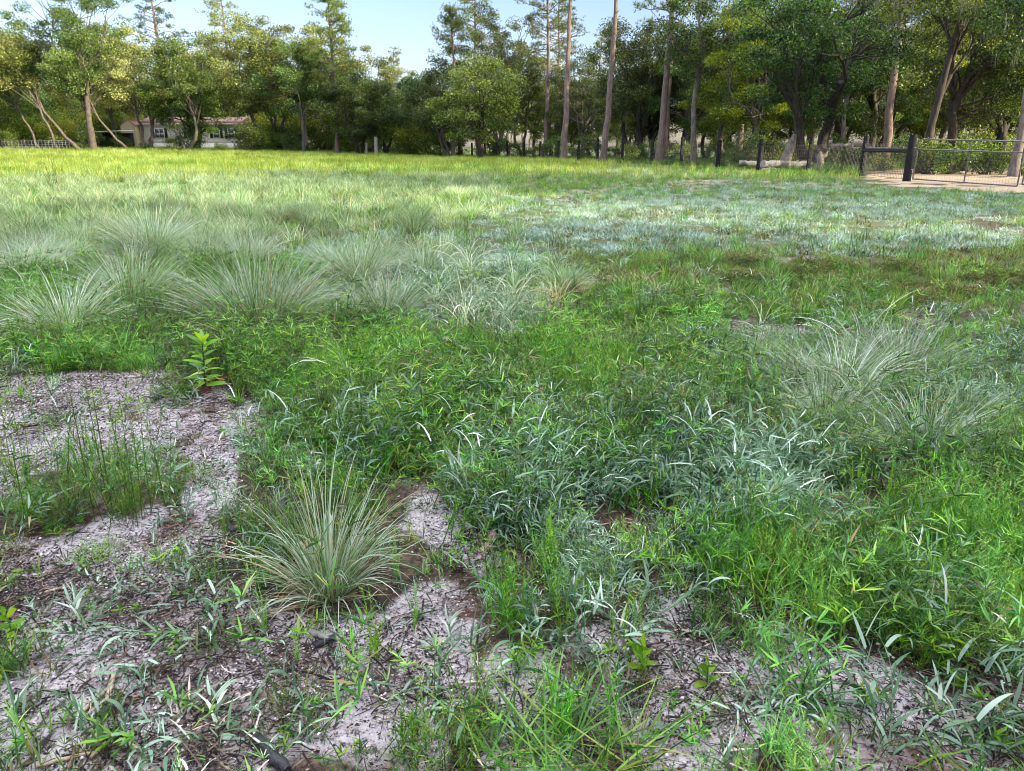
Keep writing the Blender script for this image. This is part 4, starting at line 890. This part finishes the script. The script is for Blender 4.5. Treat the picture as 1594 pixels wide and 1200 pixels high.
def oldposts():
    for px, d, h, r_, lab in [(586, 96, 2.3, .24, 'tall weathered pale post at the old gateway, right of the pair'), (571, 97, 1.6, .16, 'shorter weathered post left of the tall pale post')]:
        x, y, z = at(px, d); mb = MB(); rg = np.random.default_rng(px); tube(mb, [(0, 0, -.2), (0, 0, h * .5), (.03, 0, h)], [r_, r_ * .93, r_ * .9], 10, jit=.08, rg=rg)
        tag(mb.obj('wooden_post', M['oldpost']), lab, 'post').location = (x, y, z)
    x, y, z = at(638, 98); root = empty('brace_fence', (x, y, z), 0, 'short dark post and rail brace before the low dark trees', 'fence')
    x2, y2, z2 = at(667, 96); dv = np.array([x2 - x, y2 - y, z2 - z])
    for k in (0., .93): 
        mb = MB(); p = dv * k; tube(mb, [p - [0, 0, .2], p + [0, 0, 1.35]], .12, 8); mb.obj('post', M['post'], root)
    mb = MB(); tube(mb, [[0, 0, .95], dv + [0, 0, .95]], .09, 8); mb.obj('rail', M['post'], root)
    # fence at far left
    a_ = np.array(at(5, 92)); b_ = np.array(at(110, 90)); root = empty('rail_fence', a_, 0, 'low grey wire fence with thin posts at the far left', 'fence'); d = b_ - a_
    for k in np.linspace(0, 1, 6):
        mb = MB(); p = d * k; tube(mb, [p - [0, 0, .2], p + [0, 0, 1.35]], .05, 7); mb.obj('post', M['bark_dark'], root)
    mb = MB()
    for z in (.3, .55, .8, 1.05, 1.25): tube(mb, [[0, 0, z], d + [0, 0, z]], .018, 4)
    for t in np.arange(0, 1, .05): tube(mb, [d * t + [0, 0, .1], d * t + [0, 0, 1.25]], .014, 3)
    mb.obj('wire_panel', M['steel'], root)
oldposts()

# ------------------------------------------------------------------ house, shelter, cars
def house():
    x0, y0, z0 = at(222, 112); x1, y1, z1 = at(375, 112)
    L = x1 - x0; root = empty('mobile_home', (x0, y0, z0), 0, 'beige mobile home with white skirting, half hidden behind the oaks', 'house')
    k = 1.0; wallh = 3.0; sk = .9; D = 7.
    mb = MB(); box(mb, (L / 2, D / 2, sk + wallh / 2 - .2), (L, D, wallh - .4 + .0))
    for i in range(22): box(mb, (L / 2, -.012, sk + .1 + i * .118), (L - .02, .02, .09), rnd=.5)
    mb.obj('wall', M['siding'], root)
    mb = MB(); box(mb, (L / 2, D / 2 - .01, sk / 2 - .3), (L + .04, D + .06, sk + .58)); mb.obj('skirting', M['white'], root)
    mb = MB(); e = sk + wallh - .4
    V = [(-.25, -.35, e), (L + .25, -.35, e), (L + .25, D + .35, e), (-.25, D + .35, e), (-.25, D / 2, e + 1.0), (L + .25, D / 2, e + 1.0)]
    mb.add(V, [[0, 1, 5, 4], [2, 3, 4, 5], [0, 3, 2, 1]]); mb.add(V, [[0, 4, 3], [1, 2, 5]]); rf = mb.obj('roof', M['roof'], root)
    mb = MB(); box(mb, (L / 2, -.37, e - .05), (L + .5, .03, .16)); mb.obj('fascia', M['white'], rf)
    def window(xc, wd, two=False):
        zc = sk + 1.35; hh = 1.15
        mb = MB(); box(mb, (xc, -.04, zc), (wd + .14, .06, hh + .14)); fr = mb.obj('window', M['white'], root)
        for s_ in ((-.25, .25) if two else (0,)):
            for q in (-.25, .25):
                mb = MB(); box(mb, (xc + s_ * wd, -.075, zc + q * hh), (wd * (.42 if two else .86), .02, hh * .42)); mb.obj('pane', M['glass'], fr)
        for s_ in (-1, 1):
            mb = MB(); box(mb, (xc + s_ * (wd / 2 + .28), -.04, zc), (.36, .05, hh + .2))
            for i in range(9): box(mb, (xc + s_ * (wd / 2 + .28), -.07, zc - hh / 2 + i * hh / 8), (.28, .02, .05))
            mb.obj('shutter', M['shutter'], root)
    pxm = L / 153.
    window((252 - 222) * pxm, 1.3, True); window((340 - 222) * pxm, .9); window((363 - 222) * pxm, .9); window((300 - 222) * pxm, 1.0)
    # gabled end block
    mb = MB(); W = 2.1
    V = [(-W, -1.2, -.3), (-.05, -1.2, -.3), (-.05, -1.2, 3.3), (-W / 2, -1.2, 4.0), (-W, -1.2, 3.3), (-W, 4, -.3), (-.05, 4, -.3), (-.05, 4, 3.3), (-W / 2, 4, 4.0), (-W, 4, 3.3)]
    mb.add(V, [[0, 1, 2, 3, 4], [5, 9, 8, 7, 6]]); mb.add(V, [[0, 4, 9, 5], [1, 6, 7, 2]]); mb.obj('gable_block', M['tanside'], root)
    mb = MB()
    for s_ in (0, 1):
        xa = -W - .12 if s_ == 0 else .1
        V = [(xa, -1.35, 3.24), (-W / 2, -1.35, 4.04), (-W / 2, 4.1, 4.04), (xa, 4.1, 3.24)]; V2 = [(a, b, c + .08) for a, b, c in V]
        mb.add(V + V2, [[0, 1, 2, 3], [4, 7, 6, 5], [0, 4, 5, 1], [3, 2, 6, 7], [0, 3, 7, 4], [1, 5, 6, 2]])
    mb.obj('roof', M['roof'], root)
house()
def shelter():
    x, y, z = at(170, 106); root = empty('open_shelter', (x, y, z), 0, 'open shelter with thin white roof left of the house', 'shelter')
    V = [(-2.3, -2, 2.15), (2.3, -2, 2.35), (2.3, 3, 2.5), (-2.3, 3, 2.3)]; V2 = [(a, b, c + .1) for a, b, c in V]
    mb = MB(); mb.add(V + V2, [[0, 3, 2, 1], [4, 5, 6, 7], [0, 1, 5, 4], [1, 2, 6, 5], [2, 3, 7, 6], [3, 0, 4, 7]]); mb.obj('roof', M['white'], root)
    for sx in (-2.2, 2.2):
        for sy in (-1.9, 2.9): mb = MB(); tube(mb, [(sx, sy, -.2), (sx, sy, 2.25)], .05, 8); mb.obj('post', M['steel'], root)
    mb = MB(); box(mb, (0, 2.95, 1.1), (4.3, .05, 2.2)); mb.obj('shade_panel', M['shutter'], root)  # black panel standing in for the shade inside the shelter
shelter()
def car(px, d, mat, label, rz, H=1.45, L=4.5):
    root = empty('parked_car', at(px, d), rz, label, 'car'); W = .88
    prof = [(-L / 2, .3), (-L / 2, .75), (-L * .47, .92), (-L * .25, .98), (-L * .14, H), (L * .2, H), (L * .34, 1.0), (L * .47, .92), (L / 2, .7), (L / 2, .3)]
    n = len(prof); mb = MB()
    V = [(x, -W * (.82 if z > 1.05 else 1), z) for x, z in prof] + [(x, W * (.82 if z > 1.05 else 1), z) for x, z in prof]
    mb.add(V, [[i, (i + 1) % n, n + (i + 1) % n, n + i] for i in range(n)]); mb.add(V, [list(range(n))[::-1], list(range(n, 2 * n))]); mb.obj('body', M[mat], root)
    for s_ in (-1, 1):
        mb = MB(); V = [(-L * .2, s_ * (W * .90 + .012), 1.03), (L * .28, s_ * (W * .90 + .012), 1.03), (L * .18, s_ * (W * .82 + .012), H - .08), (-L * .12, s_ * (W * .82 + .012), H - .08)]
        mb.add(V, [[0, 1, 2, 3]]); mb.obj('window', M['glass'], root)
        for xx in (-L * .31, L * .31):
            mb = MB(); tube(mb, [(xx, s_ * (W - .18), .33), (xx, s_ * (W + .02), .33)], .33, 16); wh = mb.obj('wheel', M['rubber'], root)
            mb = MB(); tube(mb, [(xx, s_ * (W + .0), .33), (xx, s_ * (W + .035), .33)], .19, 12); mb.obj('rim', M['steel'], wh)
car(160, 106, 'cardark', 'dark vehicle parked under the open white-roofed shelter', .1, 1.75)

# ------------------------------------------------------------------ single plants
TUS = [('grass_tussock', [(None, tussock(360, .68, .0052, 9, .075, .85, 1.5).mesh('grass_tussock', M['tussock']))]),
       ('grass_tussock', [(None, tussock(760, .66, .0038, 7, .13, .75, 1.1).mesh('grass_tussock', M['tussock']))]),
       ('grass_tussock', [(None, tussock(680, .60, .0038, 7, .14, .95, 1.4).mesh('grass_tussock', M['tussock']))])]
TUM = [('grass_tussock', [(None, tussock(360, .62, .006, 5, .14, .8, 1.0).mesh('grass_tussock', M['tussock_far']))]),
       ('grass_tussock', [(None, tussock(340, .56, .006, 5, .15, .9, 1.1).mesh('grass_tussock', M['tussock_far']))])]
def tus(px, py, h, label, k=0, group=None, sz=1., pr=None):
    x, y, z = gp(px, py); dep = y * math.cos(PITCH) + (CAM_H - z) * math.sin(PITCH)
    s_ = h * dep / F / .5
    return place((pr or TUS)[k], (x, y, z - .01), rng.uniform(0, 6.28), (s_, s_, s_ * sz), label, 'grass clump', group)
tus(512, 925, 168, 'spiky silver-green grass tussock standing alone on grey sand in the foreground', 0, sz=1.4)
tus(405, 518, 160, 'largest lovegrass tussock, left of centre', 1)
tus(465, 500, 95, 'tussock touching the right side of the largest left-of-centre tussock', 2)
tus(335, 500, 85, 'small tussock touching the left side of the largest left-of-centre tussock', 2)
tus(105, 518, 118, 'broad pale tussock near the left edge', 2)
tus(205, 480, 112, 'pale tussock between the left-edge tussock and the largest one', 1)
tus(240, 400, 90, 'tussock behind the second pale tussock at left', 1)
tus(1310, 615, 145, 'glaucous tussock at right above the silvery grass', 2, sz=.85)
tus(1235, 605, 110, 'flattened tussock left of the glaucous right tussock', 2, sz=.7)
tus(1400, 592, 130, 'upright tussock behind the glaucous right tussock', 1, sz=.9)
tus(1440, 710, 155, 'wide drooping tussock near the right edge', 2, sz=.85)
tus(1280, 668, 95, 'small green tussock between the right tussocks', 1)
tus(1500, 662, 110, 'tussock behind the wide drooping right-edge tussock', 2, sz=.8)
tus(1170, 560, 60, 'small tussock left of the upright right-hand tussocks', 1)
tus(985, 640, 60, 'pale spiky tuft above the silvery grass bed', 1)
tus(600, 500, 110, 'loose tussock left of the pale arching grass', 2)
tus(560, 440, 90, 'tussock behind the pale arching grass', 1)
tus(660, 430, 80, 'tussock at the back of the pale arching grass', 2)
tus(520, 430, 80, 'tussock behind the largest left-of-centre tussock', 2)
tus(30, 440, 90, 'tussock cut by the left edge of the picture', 2)
tus(880, 450, 60, 'grey-green leafy tussock above the centre straw grass', 2)
# left drift of tussocks
GT = 'lovegrass tussocks in the left field'
k = 0
while k < 130:
    px = rng.uniform(-30, 760); py = 262 + 165 * rng.random()**1.25
    if px > 420 and py > 380: continue
    if rng.random() > .35 + .65 * float(field([(150, 360, 350, 100, 1), (560, 320, 180, 50, .6)], np.array(px), np.array(py))): continue
    dist = 1.3 * 1275 / (py - 228)
    tus(px, py, rng.uniform(.34, .52) * 1150 / (dist * .952 + .4), 'pale lovegrass tussock in the drift at the left of the field', k % 2, GT, pr=TUM if py < 400 else TUS); k += 1

FE = [('tall_weed', [(None, feather(9, .42, .034, .0042, 70, .045, .2).mesh('tall_weed', M['bright']))]), ('tall_weed', [(None, feather(5, .36, .03, .004, 70, .022, .15).mesh('tall_weed', M['bright']))]),
      ('tall_weed', [(None, feather(12, .42, .030, .0032, 44, .10, .3).mesh('tall_weed', M['green']))]), ('tall_weed', [(None, feather(9, .5, .05, .007, 40, .12, .3).mesh('tall_weed', M['broad']))])]
def weed(px, py, h, k, label, group=None, sx=1.):
    x, y, z = gp(px, py); dep = y * math.cos(PITCH) + (CAM_H - z) * math.sin(PITCH)
    s_ = h * dep / F / (.29 if k == 2 else .36 if k != 3 else .47)
    place(FE[k], (x, y, z - .01), rng.uniform(0, 6.28), (s_ * sx, s_ * sx, s_), label, 'weed', group)
for a_ in [(170, 815, 190, 2, 'tallest thin-stemmed green weed clump on the sand at left'), (215, 800, 150, 2, 'thin-stemmed weed right of the tallest left clump'), (30, 780, 150, 2, 'thin-stemmed green weed at the left edge'),
           (90, 800, 120, 2, 'thin-stemmed weed between the left edge and the tallest clump'), (250, 770, 80, 2, 'short thin-stemmed weed right of the left clump'),
           (415, 985, 90, 1, 'single bright feathery weed left of the foreground tussock'), (465, 1030, 65, 1, 'small bright feathery weed below the foreground tussock'), (587, 1030, 130, 1, 'slim bright weed right below the foreground tussock'),
           (615, 900, 80, 1, 'bright feathery weed touching the right of the foreground tussock'), (648, 975, 80, 1, 'thin upright weed on sand right of the foreground tussock'), (540, 900, 90, 1, 'green weed growing through the foreground tussock'),
           (858, 885, 110, 0, 'bright feathery weed standing in the silvery grass'), (1020, 790, 110, 1, 'narrow bright weed in the middle of the silvery grass'), (1330, 780, 80, 0, 'bright weed tip in the right silvery grass'),
           (1380, 790, 90, 1, 'slim bright weed right of the weed tip in the silvery grass'), (1545, 830, 110, 1, 'tall slim weed near the right edge'), (1000, 1050, 60, 0, 'bright leafy weed on the sand below the silvery grass'),
           (1270, 980, 90, 0, 'bright feathery weed at the lower edge of the right thicket'), (1450, 950, 110, 0, 'bright feathery weed in the right thicket'), (1360, 930, 120, 0, 'leafy bright weed in the middle of the right thicket'),
           (1565, 990, 110, 0, 'green weed at the lower right corner of the thicket'), (1190, 900, 90, 0, 'bright weed at the left end of the right thicket'), (280, 1200, 40, 1, 'tiny bright weed at the bottom edge left'),
           (87, 298, 46, 3, 'dark green bushy weed rising from the field at far left'), (290, 305, 36, 3, 'dark green bush in the left field'), (372, 285, 26, 3, 'small dark weed in the lit part of the field'),
           (725, 375, 42, 3, 'leafy dark green weed left of the silvery mat'), (770, 275, 24, 3, 'small green bush in front of the centre fence'), (680, 370, 30, 3, 'low leafy weed left of the leafy dark weed'),
           (880, 425, 60, 3, 'dark leafy weed behind the straw grass'), (640, 325, 18, 3, 'small green weed in the middle of the field')]:
    weed(*a_)
SP = [('silver_grass', [(None, sprawl(5, .17, .085, .0078, 6, 8, .7).mesh('silver_grass', M['silver']))]), ('silver_grass', [(None, sprawl(4, .22, .08, .008, 6, 9, .9).mesh('silver_grass', M['silver']))]),
      ('silver_grass', [(None, sprawl(3, .26, .095, .009, 6, 8, 1.0).mesh('silver_grass', M['silver']))])]
for i, (px, py, s_, lab) in enumerate([(130, 985, 1, 'blue-grey creeping grass plant on sand at lower left'), (330, 1000, 1.1, 'blue-grey creeping grass left below the foreground tussock'), (290, 930, .7, 'small blue-grey grass plant above the lower left sand'),
        (335, 1150, .95, 'blue-green grass shoots beside the charred stick'), (150, 1140, .7, 'sprawling blue-grey shoot by the bleached sticks'), (385, 975, .6, 'thin blue-grey shoot left of the bright weed'), (700, 1010, .8, 'blue-green runner on the sand below the centre'),
        (640, 950, .7, 'blue-green grass shoot right of the foreground tussock'), (800, 960, 1.1, 'leafy silver grass at the lower left of the silvery bed'), (980, 990, 1.3, 'long-leaved silver grass hanging over the sand'), (900, 985, 1., 'silver grass at the lower edge of the silvery bed'),
        (1060, 940, 1, 'silver grass at the right lower edge of the bed'), (1200, 1105, .9, 'blue-green sprawling grass plant on the lower right sand'), (1240, 1090, .7, 'small grass plant beside the dead tuft on the lower right sand'), (1380, 1180, 1.2, 'blue-green grass at the bottom edge right'),
        (1500, 1160, 1.2, 'blue-green grass in the lower right corner'), (1440, 1100, .8, 'grass runner on sand above the lower right corner'), (1550, 1060, .9, 'grass shoots near the right edge on the dark sand'), (1190, 990, .8, 'grass shoots at the lower edge of the right thicket'),
        (1330, 990, .9, 'arching grass at the lower edge of the right thicket'), (40, 1160, .5, 'tiny grass shoot near the lower left corner'), (60, 960, .5, 'small green grass shoot at the left edge')]):
    x, y, z = gp(px, py); place(SP[i % 3], (x, y, z - .005), rng.uniform(0, 6.28), s_, lab, 'grass plant')
CU = [('herb_cushion', [(None, cushion().mesh('herb_cushion', M['olive']))]), ('herb_cushion', [(None, cushion(.13, 1100, .012, .0035, .7).mesh('herb_cushion', M['herb']))])]
for px, py, s_, k, lab in [(460, 1110, 1.0, 0, 'dense low olive cushion herb at the lower left beside the charred stick'), (690, 1165, 1.05, 1, 'wide fine-leaved cushion herb at the bottom centre'), (255, 880, .75, 1, 'dark green cushion herb on the litter at left'),
        (150, 870, .8, 1, 'green cushion herb below the thin-stemmed weeds'), (20, 865, .6, 0, 'small olive tuft at the left edge'), (85, 660, .8, 1, 'green cushion on the pale sand at left'), (310, 745, .8, 1, 'dark leafy tuft on sand left of the dense grass'),
        (255, 615, .55, 0, 'brown tuft left of the broad-leaved sapling'), (1010, 1075, .5, 1, 'small bright cushion on the sand lower centre'), (1110, 1110, .45, 1, 'tiny bright cushion on the sand at lower right'), (560, 1185, .4, 0, 'tiny olive cushion at the bottom edge'),
        (850, 960, .7, 1, 'green cushion at the lower left of the silvery bed'), (285, 690, .5, 0, 'reddish tuft on the sand at left'), (930, 1050, .5, 1, 'green cushion under the silvery bed')]:
    x, y, z = gp(px, py); place(CU[k], (x, y, z - .01), rng.uniform(0, 6.28), s_, lab, 'low plant')
def grassbunch():
    mb = MB(); n = 170; root, a_ = disc(n, .2); root[:, 1] *= .5
    az = rng.normal(.4, .8, n); az = np.where(rng.random(n) < .45, az + 2.3, az)
    blades(mb, root, az, U(n, .12, .32), U(n, .0035, .006), U(n, .75, 1.4), U(n, .0, .6), 6, base=.8)
    x, y, z = gp(880, 1185); o = mb.obj('grass_bunch', M['green']); o.location = (x, y, z); tag(o, 'flattened long-bladed green grass bunch at the bottom centre', 'grass clump')
    mb = MB(); n = 60; root, a_ = disc(n, .06)
    blades(mb, root, AZ(n), U(n, .08, .24), U(n, .004, .006), U(n, .3, 1.3), U(n, .1, .9), 5, base=.8)
    for px, py, s_, lab in [(1260, 1090, 1., 'half-dead grass tuft on the lower right sand'), (1420, 950, 1.3, 'arching green grass clump in the right thicket'), (440, 700, .9, 'small grass tuft at the edge of the left sand')]:
        x, y, z = gp(px, py); o = bpy.data.objects.new('grass_bunch', mb.mesh('grass_bunch', M['green']) if px == 1260 else last); last = o.data
        C.objects.link(o); o.location = (x, y, z); o.scale = (s_,) * 3; o.rotation_euler = (0, 0, px); tag(o, lab, 'grass clump')
    mb = MB(); n = 70; root, a_ = disc(n, .07)
    blades(mb, root, a_, U(n, .04, .13), .0035, U(n, .2, 1.3), U(n, .1, .6), 4, base=.8, rnd=U(n, .3, 1))
    x, y, z = gp(985, 1175); o = mb.obj('grass_bunch', M['straw']); o.location = (x, y, z); tag(o, 'dry tan grass stubble beside the bottom green grass bunch', 'grass clump')
grassbunch()
def sapling():
    x, y, z = gp(320, 610); root = empty('broadleaf_sapling', (x, y, z), 0, 'young sapling with long pointed light green leaves on the edge of the sand', 'sapling')
    H = .30; mb = MB(); P = np.array([(0, 0, -.02), (.005, 0, .08), (.012, 0, .17), (.016, 0, .26), (.02, 0, H)]); tube(mb, P, [.006, .005, .0045, .0035, .002], 7); mb.obj('stem', M['bark_dark'], root)
    n = 30; t = np.linspace(.15, 1, n); rt = np.stack([np.interp(t, np.linspace(0, 1, 5), P[:, i]) for i in range(3)], -1)
    mb = MB(); blades(mb, rt, np.arange(n) * 2.4, .15 * (1.05 - .5 * t) * U(n, .85, 1.1), .032, 1.35 - .95 * t**3 + U(n, -.1, .1), U(n, .3, .9), 6, base=.2, wob=.05); mb.obj('leaf_whorl', M['bright'], root)
    mb = MB(); blades(mb, rt[2:3], np.array([.1]), .12, .03, 1.2, 1.0, 6, base=.2, rnd=.5); mb.obj('leaf', M['yellow'], root)['label'] = 'yellowed drooping leaf'
    mb = MB(); k = 14; r_, a_ = disc(k, .05); blades(mb, r_, AZ(k), U(k, .05, .1), .012, U(k, .3, 1.), U(k, .2, .9), 4, base=.3); mb.obj('basal_shoot', M['redstem'], root)
sapling()
def plume(px, py, h, lab):
    x, y, z = gp(px, py); mb = MB(); P = blades(mb, np.zeros((1, 3)), np.array([1.2]), h, .002, .5, .5, 6, rnd=.3, base=1)[0]
    root = empty('seed_grass', (x, y, z), 0, lab, 'grass'); mb.obj('stem', M['green'], root)
    mb = MB(); n = 160; t = rng.uniform(3.4, 6, n); i0 = np.minimum(t.astype(int), 5); rt = P[i0] + (P[i0 + 1] - P[i0]) * (t - i0)[:, None] + rng.normal(0, .004, (n, 3))
    blades(mb, rt, AZ(n), U(n, .008, .02), .003, U(n, .2, 1.6), 0, 1, base=1); mb.obj('seed_head', M['plume'], root)
plume(735, 925, .20, 'pink feathery seed head leaning over sand left of the silvery bed'); plume(725, 790, .14, 'small pink seed head right of the foreground tussock')
def leafyw():
    me = leafy(9, .09, .06, .03).mesh('rosette_weed', M['lime'])
    for px, py, s_, lab in [(1150, 612, 1.6, 'pale broad leaf weed above the silvery bed'), (870, 775, 1.1, 'round-leaved weed left of the silvery bed'), (1000, 1040, .9, 'leafy bright weed on the sand right of the bottom centre'), (1100, 1065, .8, 'small broad-leaved weed on the sand at lower right'),
                            (350, 680, .5, 'tiny single-leaf sprout on the left sand'), (1460, 740, 1.2, 'yellow-green leafy weed in the right silvery grass'), (20, 990, .8, 'dark rosette weed at the left edge')]:
        x, y, z = gp(px, py); o = bpy.data.objects.new('rosette_weed', me); C.objects.link(o); o.location = (x, y, z); o.scale = (s_,) * 3; o.rotation_euler = (0, 0, px * 1.7); tag(o, lab, 'weed')
leafyw()
SPR = [('small_shoot', [(None, fan(7, .07, .0045, (.1, 1.0), (.2, 1.2), 4, .012).mesh('small_shoot', M['silver']))]), ('small_shoot', [(None, herb(3, .04, .025, .005, 6, .02).mesh('small_shoot', M['lime']))]),
       ('small_shoot', [(None, sprawl(2, .12, .05, .006, 4, 6, .8).mesh('small_shoot', M['silver']))]), ('small_shoot', [(None, fan(16, .06, .0025, (.2, 1.3), (.1, 1.0), 4, .015).mesh('small_shoot', M['olive']))])]
k = 0
while k < 190:
    px = rng.uniform(0, 1594); py = rng.uniform(620, 1195)
    x, y, z = gp(px, py)
    if float(bare(x, y)) < .5: continue
    place(SPR[k % 4], (x, y, z - .004), rng.uniform(0, 6.28), rng.uniform(.7, 1.7), ['small blue-grey grass shoot on the sand', 'tiny bright green seedling on the sand', 'short blue-grey runner on the sand', 'tiny olive tuft on the sand'][k % 4], 'seedling', 'small shoots on the foreground sand'); k += 1
# sticks on the sand
def stick(px0, py0, px1, py1, r_, mat, lab, name='stick', z0=.008, lift=0.):
    a_ = np.array(gp(px0, py0)); b_ = np.array(gp(px1, py1)); n = 7; rg = np.random.default_rng(int(px0 + py0)); t = np.linspace(0, 1, n)
    P = np.stack([np.interp(t, [0, 1], [0, b_[i] - a_[i]]) for i in range(3)], -1); L = np.linalg.norm(b_ - a_)
    P[:, :2] += rg.normal(0, .02 * L, (n, 2)); P[:, 2] = terr(P[:, 0] + a_[0], P[:, 1] + a_[1]) - a_[2] + z0 + lift * t
    mb = MB(); tube(mb, P, r_ * rg.uniform(.75, 1.15, n), 7, jit=.3, rg=rg); o = mb.obj(name, M[mat]); o.location = a_
    tag(o, lab, 'stick')
for a_ in [(400, 1150, 445, 1205, .014, 'char', 'black charred stick at the bottom left under the green shoots'), (350, 805, 362, 830, .010, 'char', 'short charred stump on the litter left of the foreground tussock'),
           (168, 1095, 178, 1055, .007, 'stick', 'upright bleached wood splinter at lower left'), (112, 1125, 168, 1075, .006, 'stick', 'tan stick leaning against the splinter'),
           (140, 1185, 178, 1150, .005, 'stick', 'flat tan splinter below the upright splinter'), (60, 1195, 148, 1176, .005, 'stick', 'long thin tan stick near the bottom left corner'),
           (195, 1157, 218, 1172, .007, 'stick', 'short thick tan chip by the sprawling shoot'), (155, 1120, 172, 1105, .012, 'char', 'small black charred lump under the upright splinter'),
           (5, 915, 22, 895, .008, 'stick', 'pale chip at the left edge of the sand'), (60, 928, 100, 918, .005, 'stick', 'tan twig on the sand near the left edge'),
           (250, 1100, 330, 1035, .004, 'char', 'long thin dark twig across the lower left sand'), (480, 985, 512, 1000, .008, 'deadwood', 'grey stick under the foreground tussock'),
           (490, 1010, 520, 995, .009, 'char', 'bluish charred stick below the foreground tussock'), (300, 1010, 330, 975, .004, 'char', 'dark twig left of the bright feathery weed'),
           (590, 790, 640, 820, .003, 'char', 'dark twig among the litter right of the tussock'), (1450, 1060, 1475, 1080, .005, 'char', 'dark twig on the lower right sand'),
           (340, 1190, 372, 1210, .004, 'stick', 'tan twig at the bottom edge beside the charred stick'), (225, 905, 190, 925, .003, 'stick', 'thin tan stem on the left sand'), (700, 1070, 780, 1062, .003, 'stick', 'thin pale stem on the sand at bottom centre')]:
    stick(*a_)
